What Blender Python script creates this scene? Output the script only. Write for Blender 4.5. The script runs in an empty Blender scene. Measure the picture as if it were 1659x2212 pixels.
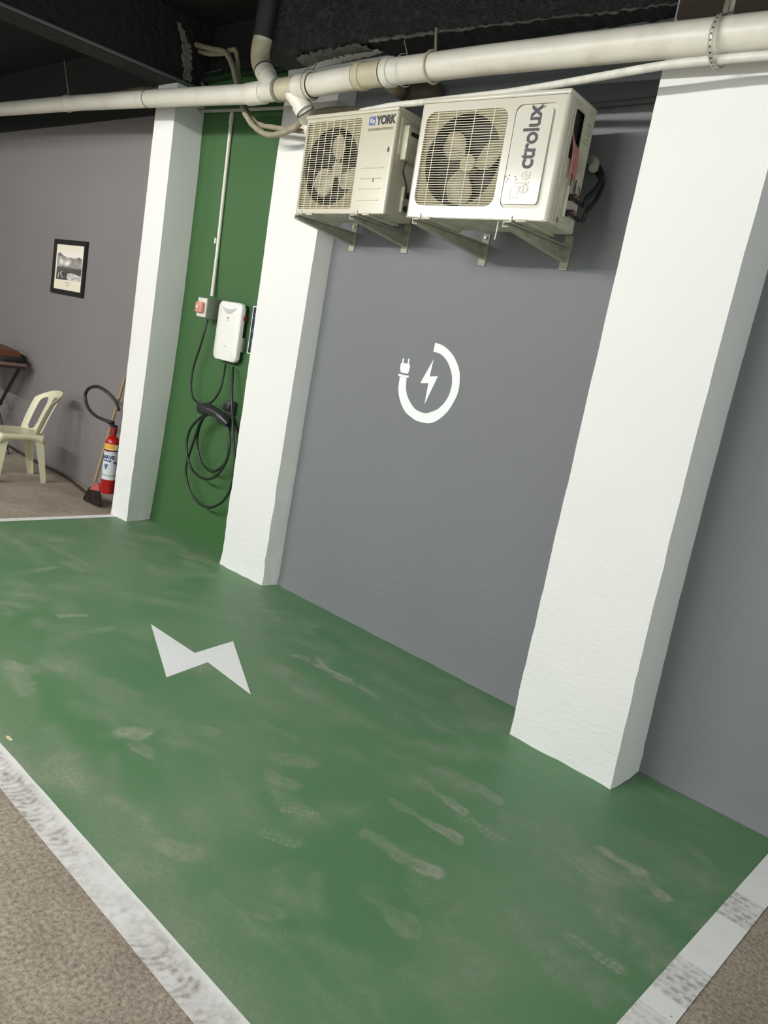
import bpy, bmesh, math, random
import numpy as np
from mathutils import Vector, Matrix, Euler, noise
random.seed(7)
SC = bpy.context.scene
COL = SC.collection

# ------------------------------------------------------------------ camera
IW, IH, FPX = 1659, 2212, 1699.66
CAM_LOC = Vector((0.0, -3.30991, 1.62))
CAM_ROT = Euler((1.36397368, -0.175431864, 0.754607681), 'XYZ')
cd = bpy.data.cameras.new('camera'); cam = bpy.data.objects.new('camera', cd); COL.objects.link(cam)
cam.location = CAM_LOC; cam.rotation_euler = CAM_ROT
cd.sensor_fit = 'VERTICAL'; cd.sensor_height = 36.0; cd.lens = FPX / IH * 36.0
cd.clip_start = 0.05; cd.clip_end = 60
SC.camera = cam

# ------------------------------------------------------------------ world, exposure
w = bpy.data.worlds.new('world'); SC.world = w; w.use_nodes = True
w.node_tree.nodes['Background'].inputs[0].default_value = (0.93, 1.0, 0.97, 1)
w.node_tree.nodes['Background'].inputs[1].default_value = 1.65
SC.view_settings.view_transform = 'Standard'; SC.view_settings.look = 'None'
SC.view_settings.gamma = 1.0; SC.view_settings.use_curve_mapping = False
SC.view_settings.exposure = -0.09

# ------------------------------------------------------------------ lamps (ceiling tubes of the garage)
LAMPS = [  # x, y, z, length, power, along x?
    (-5.5, -5.15, 3.30, 3.1, 545, True),
    (-2.6, -5.15, 3.30, 2.0, 385, True),
    (-9.6, -5.15, 3.30, 1.2, 110, True),
]
# each lamp is a bare glowing tube; its mesh is built by lamp_fitting() at the end (power in watts -> radiance)

# ------------------------------------------------------------------ helpers
_R = CAM_ROT.to_matrix()
def at(u, v, **k):
    """world point where the sight line of a photo pixel meets a plane x=, y= or z="""
    (ax, val), = k.items(); i = 'xyz'.index(ax)
    d = _R @ Vector(((u - IW/2)/FPX, -(v - IH/2)/FPX, -1.0))
    t = (val - CAM_LOC[i]) / d[i]
    return CAM_LOC + t * d

def srgb(r, g, b):
    f = lambda c: (c/255/12.92) if c/255 <= .04045 else ((c/255+.055)/1.055)**2.4
    return (f(r), f(g), f(b), 1)

class MB:
    def __init__(s): s.v = []; s.f = []
    def add(s, vs, fs, M=None):
        n = len(s.v)
        s.v += [tuple(M @ Vector(p)) if M is not None else tuple(p) for p in vs]
        s.f += [tuple(n+i for i in f) for f in fs]
        return s
    def box(s, a, b, M=None, bev=0.0, seg=2):
        a, b = [min(p, q) for p, q in zip(a, b)], [max(p, q) for p, q in zip(a, b)]
        if bev <= 0:
            vs = [(x, y, z) for x in (a[0], b[0]) for y in (a[1], b[1]) for z in (a[2], b[2])]
            fs = [(0,1,3,2), (4,6,7,5), (0,4,5,1), (2,3,7,6), (0,2,6,4), (1,5,7,3)]
            return s.add(vs, fs, M)
        bm = bmesh.new(); bmesh.ops.create_cube(bm, size=1)
        for q in bm.verts:
            q.co = Vector([(a[i]+b[i])/2 + q.co[i]*(b[i]-a[i]) for i in range(3)])
        bmesh.ops.bevel(bm, geom=bm.edges[:], offset=bev, segments=seg, affect='EDGES', profile=.5)
        bm.verts.index_update()
        s.add([q.co[:] for q in bm.verts], [[q.index for q in f.verts] for f in bm.faces], M); bm.free()
        return s
    def tube(s, pts, r, n=10, M=None, cap=True, closed=False):
        pts = [Vector(p) for p in pts]; N = len(pts)
        rs = r if isinstance(r, (list, tuple)) else [r]*N
        T = []
        for i in range(N):
            a = pts[(i-1) % N] if (closed or i > 0) else pts[i]
            b = pts[(i+1) % N] if (closed or i < N-1) else pts[i]
            t = (b-a); T.append(t.normalized() if t.length > 1e-9 else Vector((0,0,1)))
        up = Vector((0,0,1)) if abs(T[0].z) < .9 else Vector((1,0,0))
        nrm = (up - T[0]*up.dot(T[0])).normalized()
        vs = []; 
        for i in range(N):
            nrm = (nrm - T[i]*nrm.dot(T[i])).normalized(); bn = T[i].cross(nrm)
            for k in range(n):
                a = 2*math.pi*k/n
                vs.append(pts[i] + (nrm*math.cos(a) + bn*math.sin(a))*rs[i])
        fs = []
        for i in range(N if closed else N-1):
            j = (i+1) % N
            for k in range(n):
                l = (k+1) % n
                fs.append((i*n+k, i*n+l, j*n+l, j*n+k))
        if cap and not closed:
            fs.append(tuple(range(n-1, -1, -1))); fs.append(tuple((N-1)*n+k for k in range(n)))
        return s.add(vs, fs, M)
    def lathe(s, prof, n=24, M=None):
        vs = []; N = len(prof)
        for (r, z) in prof:
            for k in range(n):
                a = 2*math.pi*k/n; vs.append((r*math.cos(a), r*math.sin(a), z))
        fs = []
        for i in range(N-1):
            for k in range(n):
                l = (k+1) % n
                fs.append((i*n+k, i*n+l, (i+1)*n+l, (i+1)*n+k))
        fs.append(tuple(range(n-1, -1, -1))); fs.append(tuple((N-1)*n+k for k in range(n)))
        return s.add(vs, fs, M)
    def prism(s, poly, d, M=None):
        """poly: 3D points of a flat outline; d: extrusion vector"""
        poly = [Vector(p) for p in poly]; d = Vector(d); n = len(poly)
        nn = Vector((0,0,0))
        for i in range(n): nn += poly[i].cross(poly[(i+1) % n])
        if nn.dot(d) > 0: poly.reverse()
        vs = poly + [p+d for p in poly]
        fs = [tuple(range(n)), tuple(range(2*n-1, n-1, -1))]
        for i in range(n): fs.append((i, i+n, (i+1) % n + n, (i+1) % n))
        return s.add(vs, fs, M)
    def ring(s, outer, inner, d, M=None):
        """plate with a hole: both outlines with the same point count, extruded by d"""
        O = [Vector(p) for p in outer]; I = [Vector(p) for p in inner]; n = len(O); d = Vector(d)
        vs = O + I + [p+d for p in O] + [p+d for p in I]
        fs = []
        for i in range(n):
            j = (i+1) % n
            fs += [(i, j, n+j, n+i), (2*n+j, 2*n+i, 3*n+i, 3*n+j), (j, i, 2*n+i, 2*n+j), (n+i, n+j, 3*n+j, 3*n+i)]
        return s.add(vs, fs, M)
    def build(s, name, mat, parent=None, smooth=35, recalc=True, kind=None, label=None):
        me = bpy.data.meshes.new(name); me.from_pydata(s.v, [], s.f)
        if recalc:
            bm = bmesh.new(); bm.from_mesh(me); bmesh.ops.recalc_face_normals(bm, faces=bm.faces[:]); bm.to_mesh(me); bm.free()
        me.materials.append(mat)
        if smooth:
            me.polygons.foreach_set('use_smooth', [True]*len(me.polygons))
            me.set_sharp_from_angle(angle=math.radians(smooth))
        o = bpy.data.objects.new(name, me); COL.objects.link(o)
        if parent is not None: o.parent = parent
        if kind: o['kind'] = kind
        if label: o['label'] = label
        return o

def tag(o, label, cat, group=None):
    o['label'] = label; o['category'] = cat
    if group: o['group'] = group
    return o
def thing(name, label, cat, loc=(0,0,0), rot=(0,0,0), group=None):
    o = bpy.data.objects.new(name, None); COL.objects.link(o); o.empty_display_size = .05
    o.location = loc; o.rotation_euler = rot
    return tag(o, label, cat, group)
def struct(o): o['kind'] = 'structure'; return o

def rrect(x0, x1, z0, z1, r, k=6, y=0.0, per=0):
    """rounded rectangle outline in the xz plane"""
    pts = []
    for (cx, cz, a0) in ((x1-r, z1-r, 0), (x0+r, z1-r, 90), (x0+r, z0+r, 180), (x1-r, z0+r, 270)):
        for i in range(k+1):
            a = math.radians(a0 + 90*i/k); pts.append((cx+r*math.cos(a), y, cz+r*math.sin(a)))
    return pts
def fit_ring(inner, x0, x1, z0, z1, y):
    """points of a rectangle matched one by one to the inner outline (seen from its centre)"""
    cx, cz = (x0+x1)/2, (z0+z1)/2; hx, hz = (x1-x0)/2, (z1-z0)/2
    icx = sum(p[0] for p in inner)/len(inner); icz = sum(p[2] for p in inner)/len(inner)
    ix = max(abs(p[0]-icx) for p in inner); iz = max(abs(p[2]-icz) for p in inner)
    out = []
    for p in inner:
        a, b = (p[0]-icx)/ix, (p[2]-icz)/iz; m = max(abs(a), abs(b)) or 1
        out.append((cx+hx*a/m, y, cz+hz*b/m))
    return out
def smoothline(pts, sub=6, closed=False):
    """Catmull-Rom through the points"""
    P = [Vector(p) for p in pts]; n = len(P); out = []
    rng = range(n if closed else n-1)
    for i in rng:
        p0 = P[(i-1) % n] if (closed or i > 0) else P[0]*2-P[1]
        p1 = P[i]; p2 = P[(i+1) % n]
        p3 = P[(i+2) % n] if (closed or i < n-2) else P[-1]*2-P[-2]
        for j in range(sub):
            t = j/sub
            out.append(.5*((2*p1)+(p2-p0)*t+(2*p0-5*p1+4*p2-p3)*t*t+(3*p1-p0-3*p2+p3)*t**3))
    if not closed: out.append(P[-1])
    return out

def text_mesh(body, name, mat, parent, size, M, depth=.0012, bold=0.0, shear=0.0, sx=1.0, sy=1.0, space=1.0, label=None):
    cu = bpy.data.curves.new('letters', 'FONT'); cu.body = body; cu.size = size; cu.extrude = depth/2
    cu.offset = bold; cu.shear = shear; cu.align_x = 'LEFT'; cu.space_character = space; cu.resolution_u = 4
    o = bpy.data.objects.new('letters', cu); COL.objects.link(o)
    bpy.context.view_layer.update()
    dg = bpy.context.evaluated_depsgraph_get()
    me = bpy.data.meshes.new_from_object(o.evaluated_get(dg))
    bpy.data.objects.remove(o)
    me.name = name; me.transform(Matrix.Diagonal((sx, sy, 1, 1))); me.transform(M)
    me.materials.clear(); me.materials.append(mat)
    t = bpy.data.objects.new(name, me); COL.objects.link(t); t.parent = parent
    if label: t['label'] = label
    return t

# ------------------------------------------------------------------ materials
def nt(name):
    m = bpy.data.materials.new(name); m.use_nodes = True
    t = m.node_tree; b = t.nodes['Principled BSDF']
    return m, t, b
def N(t, typ, **k):
    n = t.nodes.new(typ)
    for a, v in k.items(): setattr(n, a, v)
    return n
def mat(name, col, rough=.55, var=.08, vscale=4, bump=0.0, bscale=60, metal=0.0, spec=.5, dirt=None, dirt_amt=.5, dirt_scale=3, coat=0, bdist=.004):
    m, t, b = nt(name); L = t.links
    tc = N(t, 'ShaderNodeTexCoord'); 
    nz = N(t, 'ShaderNodeTexNoise'); nz.inputs['Scale'].default_value = vscale; nz.inputs['Detail'].default_value = 6
    L.new(tc.outputs['Object'], nz.inputs['Vector'])
    mx = N(t, 'ShaderNodeMix', data_type='RGBA')
    c = Vector(col[:3])
    mx.inputs[6].default_value = (*(c*(1-var)), 1); mx.inputs[7].default_value = (*[min(1, x*(1+var)) for x in c], 1)
    L.new(nz.outputs['Fac'], mx.inputs[0]); out = mx.outputs[2]
    if dirt is not None:
        n2 = N(t, 'ShaderNodeTexNoise'); n2.inputs['Scale'].default_value = dirt_scale; n2.inputs['Detail'].default_value = 9; n2.inputs['Roughness'].default_value = .65
        L.new(tc.outputs['Object'], n2.inputs['Vector'])
        cr = N(t, 'ShaderNodeMapRange'); cr.inputs[1].default_value = .48; cr.inputs[2].default_value = .72; cr.inputs[4].default_value = dirt_amt
        L.new(n2.outputs['Fac'], cr.inputs[0])
        m2 = N(t, 'ShaderNodeMix', data_type='RGBA'); L.new(cr.outputs[0], m2.inputs[0]); L.new(out, m2.inputs[6]); m2.inputs[7].default_value = dirt
        out = m2.outputs[2]
    L.new(out, b.inputs['Base Color'])
    b.inputs['Roughness'].default_value = rough; b.inputs['Metallic'].default_value = metal
    b.inputs['Specular IOR Level'].default_value = spec
    if coat: b.inputs['Coat Weight'].default_value = coat; b.inputs['Coat Roughness'].default_value = .15
    if bump:
        n3 = N(t, 'ShaderNodeTexNoise'); n3.inputs['Scale'].default_value = bscale; n3.inputs['Detail'].default_value = 8
        L.new(tc.outputs['Object'], n3.inputs['Vector'])
        bp = N(t, 'ShaderNodeBump'); bp.inputs['Strength'].default_value = bump; bp.inputs['Distance'].default_value = bdist
        L.new(n3.outputs['Fac'], bp.inputs['Height']); L.new(bp.outputs[0], b.inputs['Normal'])
    return m

def plaster(name, col, bump=.5, rough=.6, var=.05, low=False, spec=.35):
    """painted plaster: brush streaks across, lumps; rougher near the floor when low"""
    m, t, b = nt(name); L = t.links
    tc = N(t, 'ShaderNodeTexCoord')
    nz = N(t, 'ShaderNodeTexNoise'); nz.inputs['Scale'].default_value = 1.3; nz.inputs['Detail'].default_value = 5
    L.new(tc.outputs['Object'], nz.inputs['Vector'])
    mx = N(t, 'ShaderNodeMix', data_type='RGBA'); c = Vector(col[:3])
    mx.inputs[6].default_value = (*(c*(1-var)), 1); mx.inputs[7].default_value = (*[min(1, x*(1+var)) for x in c], 1)
    L.new(nz.outputs['Fac'], mx.inputs[0]); L.new(mx.outputs[2], b.inputs['Base Color'])
    b.inputs['Roughness'].default_value = rough; b.inputs['Specular IOR Level'].default_value = spec
    mp = N(t, 'ShaderNodeMapping'); mp.inputs['Scale'].default_value = (1, 1, 1.7); L.new(tc.outputs['Object'], mp.inputs[0])
    a = N(t, 'ShaderNodeTexNoise'); a.inputs['Scale'].default_value = 22; a.inputs['Detail'].default_value = 7; a.inputs['Roughness'].default_value = .6
    L.new(mp.outputs[0], a.inputs['Vector'])
    sep = N(t, 'ShaderNodeSeparateXYZ'); L.new(tc.outputs['Object'], sep.inputs[0])
    mr = N(t, 'ShaderNodeMapRange'); mr.inputs[1].default_value = .25; mr.inputs[2].default_value = 1.7
    mr.inputs[3].default_value = 1.0; mr.inputs[4].default_value = .12
    L.new(sep.outputs[2], mr.inputs[0])
    mm = N(t, 'ShaderNodeMath', operation='MULTIPLY'); mm.inputs[1].default_value = bump; L.new(mr.outputs[0], mm.inputs[0])
    bp = N(t, 'ShaderNodeBump'); bp.inputs['Distance'].default_value = .012
    L.new(mm.outputs[0], bp.inputs['Strength'])
    L.new(a.outputs['Fac'], bp.inputs['Height']); L.new(bp.outputs[0], b.inputs['Normal'])
    return m

M_WHITE = plaster('white_plaster', (.765, .762, .745), bump=.42)
M_GRAY = plaster('gray_paint', (.178, .186, .196), bump=.22, rough=.62)
M_GRAY_L = plaster('warm_gray_paint', (.200, .184, .184), bump=.15, rough=.6)
M_GREEN_W = plaster('green_wall_paint', (.042, .112, .036), bump=.15, rough=.5)
M_BLACKCEIL = mat('black_ceiling_paint', (.006, .006, .0065), rough=.75, var=.4, vscale=3, bump=.8, bscale=18, bdist=.02)
M_BLACKWALL = mat('black_wall_paint', (.011, .0115, .0105), rough=.7, var=.3, vscale=5, bump=.4, bscale=30)
M_CRUST = mat('black_painted_crust', (.016, .016, .018), rough=.6, var=.6, vscale=30, bump=1, bscale=70, bdist=.02, dirt=srgb(110,108,104), dirt_amt=.35, dirt_scale=28)
M_DUST = mat('dusty_broken_plaster', srgb(120,118,112), rough=.95, var=.5, vscale=45, bump=1, bscale=60, bdist=.02)
M_RAW = mat('raw_brown_concrete', srgb(74,64,54), rough=.95, var=.4, vscale=9, bump=.8, bscale=40)
M_GREENCRUST = mat('dark_green_crust', (.008, .035, .010), rough=.6, var=.5, vscale=25, bump=1, bscale=50, bdist=.02)
M_PVC = mat('aged_pvc', srgb(220,216,204), rough=.38, var=.05, vscale=2.5, spec=.5, dirt=srgb(170,158,132), dirt_amt=.4, dirt_scale=5, bump=.05, bscale=30)
M_PVC_Y = mat('yellowed_pvc', srgb(198,190,164), rough=.4, var=.08, vscale=6, dirt=srgb(150,135,100), dirt_amt=.5, dirt_scale=9)
M_PVC_DK = mat('black_painted_pvc', (.030, .030, .031), rough=.5, var=.25, vscale=8)
M_SEAM = mat('dark_joint', (.05, .045, .035), rough=.8)
M_CONDUIT = mat('white_conduit', srgb(214,212,202), rough=.45, var=.06, vscale=20, dirt=srgb(150,146,130), dirt_amt=.4, dirt_scale=14)
M_INSUL = mat('taped_insulation', srgb(150,142,120), rough=.7, var=.15, vscale=30, dirt=srgb(95,86,66), dirt_amt=.6, dirt_scale=22, bump=.5, bscale=50)
M_AC_Y = mat('cream_sheet_metal', srgb(186,182,163), rough=.24, var=.04, vscale=3, dirt=srgb(182,172,142), dirt_amt=.35, dirt_scale=6)
M_AC_E = mat('offwhite_sheet_metal', srgb(190,186,172), rough=.24, var=.04, vscale=3, dirt=srgb(186,178,154), dirt_amt=.35, dirt_scale=6)
M_AC_GLOSS = mat('glossy_offwhite_panel', srgb(200,197,186), rough=.15, var=.03, vscale=3)
M_AC_GROOVE = mat('grey_groove_plastic', srgb(188,185,170), rough=.35, var=.05)
M_AC_DIRTY = mat('dirty_sheet_metal', srgb(188,184,164), rough=.5, var=.15, vscale=10, dirt=srgb(104,98,78), dirt_amt=.7, dirt_scale=9)
M_GRILLE = mat('grille_wire_plastic', srgb(226,220,196), rough=.5, var=.1, vscale=14)
M_BACKPL = mat('grille_back_plate', srgb(140,132,104), rough=.6, var=.15, vscale=10)
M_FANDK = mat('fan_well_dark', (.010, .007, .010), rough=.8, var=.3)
M_FAN = mat('dusty_fan_blade', srgb(158,150,128), rough=.6, var=.25, vscale=14)
M_BRACKET = mat('grey_green_steel', srgb(168,168,148), rough=.5, var=.15, metal=.0, dirt=srgb(60,58,44), dirt_amt=.5, dirt_scale=12)
M_BLACK = mat('black_rubber', (.012, .012, .014), rough=.5, var=.1)
M_BLACKGL = mat('black_plastic', (.018, .018, .022), rough=.35, var=.1)
M_CABLE = mat('dark_cable', (.008, .014, .009), rough=.45, var=.1)
M_INK = mat('black_print', (.015, .014, .02), rough=.5)
M_FADED = mat('faded_grey_print', srgb(192,189,178), rough=.4)
M_BLUE = mat('blue_badge', srgb(72,98,160), rough=.3, var=.1)
M_GREYINK = mat('small_grey_print', srgb(128,122,100), rough=.5)
M_CHARGER = mat('charger_white', srgb(232,231,226), rough=.22, var=.01)
M_CHARG_GREY = mat('charger_light_grey', srgb(190,190,188), rough=.3, var=.01)
M_BOXGREY = mat('grey_box_plastic', srgb(112,118,106), rough=.6, var=.05)
M_BOXWHITE = mat('box_white_plastic', srgb(215,208,196), rough=.4, var=.04)
M_PINK = mat('faded_red_plastic', srgb(206,140,122), rough=.4, var=.15, vscale=20)
M_RED = mat('red_enamel', srgb(160,10,14), rough=.3, var=.08)
M_REDK = mat('red_button', srgb(120,18,16), rough=.4)
M_NAVY = mat('navy_sign', srgb(28,32,54), rough=.35, var=.2, vscale=18)
M_MARK = mat('white_marking_paint', (.86, .88, .88), rough=.5, var=.03, vscale=10)
M_FRAME = mat('black_frame', (.012, .011, .010), rough=.35, var=.1)
M_CHAIR = mat('cream_plastic', srgb(206,202,172), rough=.35, var=.05, vscale=4, dirt=srgb(180,172,130), dirt_amt=.4, dirt_scale=8)
M_WOODDK = mat('dark_wood', srgb(46,28,22), rough=.5, var=.2, vscale=12)
M_WOODTOP = mat('table_top_wood', srgb(120,98,90), rough=.35, var=.08)
M_WOODBR = mat('brown_wood', srgb(104,54,30), rough=.4, var=.2, vscale=9)
M_HANDLE = mat('broom_handle_wood', srgb(150,124,92), rough=.6, var=.15, vscale=20)
M_BRISTLE = mat('dark_broom_bristles', srgb(40,28,22), rough=.9, var=.5, vscale=80)
M_BROOMHEAD = mat('pink_red_broom_socket', srgb(178,84,76), rough=.5, var=.15)
M_LABELW = mat('extinguisher_label_white', srgb(198,202,206), rough=.4, var=.04)
M_LABELY = mat('label_yellow', srgb(214,160,40), rough=.4)
M_LABELG = mat('label_green', srgb(110,190,140), rough=.4)
M_LABELC = mat('label_cream', srgb(226,218,180), rough=.4)
M_LBLUE = mat('label_blue_print', srgb(70,86,140), rough=.4)
M_BROWNC = mat('brown_cable', srgb(58,40,26), rough=.7, var=.2)
M_STRAP = mat('galvanised_strap', srgb(190,186,170), rough=.4, var=.1, metal=.3)
M_PINKWIRE = mat('pink_wire', srgb(168,112,104), rough=.5, var=.2, vscale=30)
M_TUBEGL = None

# concrete floor
def concrete(name):
    m, t, b = nt(name); L = t.links; tc = N(t, 'ShaderNodeTexCoord')
    a = N(t, 'ShaderNodeTexNoise'); a.inputs['Scale'].default_value = 2.6; a.inputs['Detail'].default_value = 8; a.inputs['Roughness'].default_value = .6
    s = N(t, 'ShaderNodeTexNoise'); s.inputs['Scale'].default_value = 75; s.inputs['Detail'].default_value = 10; s.inputs['Roughness'].default_value = .8
    v = N(t, 'ShaderNodeTexVoronoi'); v.inputs['Scale'].default_value = 42; v.inputs['Randomness'].default_value = 1
    for n in (a, s, v): L.new(tc.outputs['Object'], n.inputs['Vector'])
    c1 = N(t, 'ShaderNodeValToRGB'); e = c1.color_ramp.elements
    e[0].position = .3; e[0].color = (.30, .25, .195, 1); e[1].position = .7; e[1].color = (.52, .45, .37, 1)
    L.new(a.outputs['Fac'], c1.inputs[0])
    c2 = N(t, 'ShaderNodeValToRGB'); e = c2.color_ramp.elements
    e[0].position = .38; e[0].color = (.34, .31, .28, 1); e[1].position = .60; e[1].color = (1.18, 1.16, 1.14, 1)
    L.new(s.outputs['Fac'], c2.inputs[0])
    mx = N(t, 'ShaderNodeMix', data_type='RGBA', blend_type='MULTIPLY'); mx.inputs[0].default_value = .9
    L.new(c1.outputs[0], mx.inputs[6]); L.new(c2.outputs[0], mx.inputs[7])
    mr = N(t, 'ShaderNodeMapRange'); mr.inputs[1].default_value = .06; mr.inputs[2].default_value = .17; mr.inputs[3].default_value = .45; mr.inputs[4].default_value = 1
    L.new(v.outputs['Distance'], mr.inputs[0])
    m2 = N(t, 'ShaderNodeMix', data_type='RGBA', blend_type='MULTIPLY'); m2.inputs[0].default_value = .45
    L.new(mx.outputs[2], m2.inputs[6]); L.new(mr.outputs[0], m2.inputs[7])
    L.new(m2.outputs[2], b.inputs['Base Color']); b.inputs['Roughness'].default_value = .8
    bp = N(t, 'ShaderNodeBump'); bp.inputs['Strength'].default_value = .5; bp.inputs['Distance'].default_value = .006
    L.new(s.outputs['Fac'], bp.inputs['Height']); L.new(bp.outputs[0], b.inputs['Normal'])
    return m
M_CONC = concrete('worn_concrete')

def worn(name, base, dusty, noise_scale=60, amt=1.0, base2=None, rough=.5, pat=(9, 60)):
    """paint whose 'dust' attribute (footprints, tyre marks: stains with shapes of their own) mixes a dusty colour in"""
    m, t, b = nt(name); L = t.links; tc = N(t, 'ShaderNodeTexCoord')
    at_ = N(t, 'ShaderNodeAttribute', attribute_name='dust')
    n1 = N(t, 'ShaderNodeTexNoise'); n1.inputs['Scale'].default_value = noise_scale; n1.inputs['Detail'].default_value = 8; n1.inputs['Roughness'].default_value = .7
    n2 = N(t, 'ShaderNodeTexNoise'); n2.inputs['Scale'].default_value = 1.4; n2.inputs['Detail'].default_value = 7
    for n in (n1, n2): L.new(tc.outputs['Object'], n.inputs['Vector'])
    mr = N(t, 'ShaderNodeMapRange'); mr.inputs[1].default_value = .3; mr.inputs[2].default_value = .7; mr.inputs[3].default_value = .45; mr.inputs[4].default_value = 1.3
    L.new(n1.outputs['Fac'], mr.inputs[0])
    mu = N(t, 'ShaderNodeMath', operation='MULTIPLY'); L.new(mr.outputs[0], mu.inputs[0]); L.new(at_.outputs['Fac'], mu.inputs[1])
    m2 = N(t, 'ShaderNodeMath', operation='MULTIPLY', use_clamp=True); L.new(mu.outputs[0], m2.inputs[0]); m2.inputs[1].default_value = amt
    mb = N(t, 'ShaderNodeMix', data_type='RGBA'); mb.inputs[6].default_value = base; mb.inputs[7].default_value = base2 or base
    L.new(n2.outputs['Fac'], mb.inputs[0])
    vo = N(t, 'ShaderNodeTexVoronoi'); vo.inputs['Scale'].default_value = 13; L.new(tc.outputs['Object'], vo.inputs['Vector'])
    sp_ = N(t, 'ShaderNodeMath', operation='LESS_THAN'); sp_.inputs[1].default_value = .045; L.new(vo.outputs['Distance'], sp_.inputs[0])
    sx_ = N(t, 'ShaderNodeSeparateXYZ'); L.new(vo.outputs['Color'], sx_.inputs[0])
    s2_ = N(t, 'ShaderNodeMath', operation='LESS_THAN'); s2_.inputs[1].default_value = .28; L.new(sx_.outputs[0], s2_.inputs[0])
    s3_ = N(t, 'ShaderNodeMath', operation='MULTIPLY'); L.new(sp_.outputs[0], s3_.inputs[0]); L.new(s2_.outputs[0], s3_.inputs[1])
    s4_ = N(t, 'ShaderNodeMath', operation='MAXIMUM'); L.new(s3_.outputs[0], s4_.inputs[0]); L.new(m2.outputs[0], s4_.inputs[1]); m2 = s4_
    mx = N(t, 'ShaderNodeMix', data_type='RGBA'); L.new(m2.outputs[0], mx.inputs[0]); L.new(mb.outputs[2], mx.inputs[6]); mx.inputs[7].default_value = dusty
    L.new(mx.outputs[2], b.inputs['Base Color'])
    ra = N(t, 'ShaderNodeMapRange'); ra.inputs[3].default_value = rough; ra.inputs[4].default_value = .85; L.new(m2.outputs[0], ra.inputs[0]); L.new(ra.outputs[0], b.inputs['Roughness'])
    bp = N(t, 'ShaderNodeBump'); bp.inputs['Strength'].default_value = .25; bp.inputs['Distance'].default_value = .004
    L.new(n1.outputs['Fac'], bp.inputs['Height']); L.new(bp.outputs[0], b.inputs['Normal'])
    return m
M_GREENF = worn('green_floor_paint', (.065, .185, .078, 1), (.30, .33, .24, 1), base2=(.088, .225, .098, 1), rough=.42)
M_LINE = worn('white_line_paint', (.80, .80, .79, 1), (.34, .31, .28, 1), noise_scale=45, base2=(.88, .88, .87, 1), rough=.6)

# ================================================================== STRUCTURE
CEIL = 3.53
X0, X1, Y0 = -12.0, 3.2, -9.0
YW = 0.0                               # face of the wall
PX = dict(x1a=-5.448, x1b=-5.193, d1=.230, x2a=-4.146, x2b=-3.680, d2=.127, x3a=-1.651, x3b=-1.153, d3=.274)

struct(MB().box((X0, Y0, -.15), (X1, .35, 0)).build('floor', M_CONC, smooth=0))
struct(MB().box((X0, Y0, CEIL), (X1, .35, CEIL+.15)).build('ceiling', M_BLACKCEIL, smooth=0))

def wall_grid(name, m, x0, x1, z0, z1, step=.06, amp=.002, y=YW, foot=.0):
    nx = max(2, int((x1-x0)/step)); nz = max(2, int((z1-z0)/step)); b = MB()
    vs = []
    for j in range(nz+1):
        for i in range(nx+1):
            x = x0+(x1-x0)*i/nx; z = z0+(z1-z0)*j/nz
            e = 0 if i in (0, nx) else 1
            d = amp*noise.noise(Vector((x*2.2, 3.1, z*2.2)))*e + amp*.8*noise.noise(Vector((x*9, 7.1, z*9)))*e
            if foot: d -= foot*max(0, 1-z/.05)*(.6+.8*noise.noise(Vector((x*7, 1, 0))))
            vs.append((x, y+d, z))
    fs = [(j*(nx+1)+i, j*(nx+1)+i+1, (j+1)*(nx+1)+i+1, (j+1)*(nx+1)+i) for j in range(nz) for i in range(nx)]
    b.add(vs, fs)
    # body behind the face
    b.box((x0, y+.008, z0), (x1, .35, z1))
    return struct(b.build(name, m, smooth=60, recalc=False))
wall_grid('wall_left', M_GRAY_L, X0, -5.32, 0, 3.0, foot=.006)
wall_grid('wall_left_top', M_BLACKWALL, X0, -5.32, 3.0, CEIL)
wall_grid('wall_middle', M_GREEN_W, -5.32, -3.92, 0, 3.19, foot=.012)
wall_grid('wall_middle_top', M_BLACKWALL, -5.32, -3.92, 3.19, CEIL)
wall_grid('wall_right', M_GRAY, -3.92, X1, 0, CEIL, foot=.012)
struct(MB().box((X0-.2, Y0, 0), (X0, .35, CEIL)).build('wall_far_left', M_GRAY, smooth=0))

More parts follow.
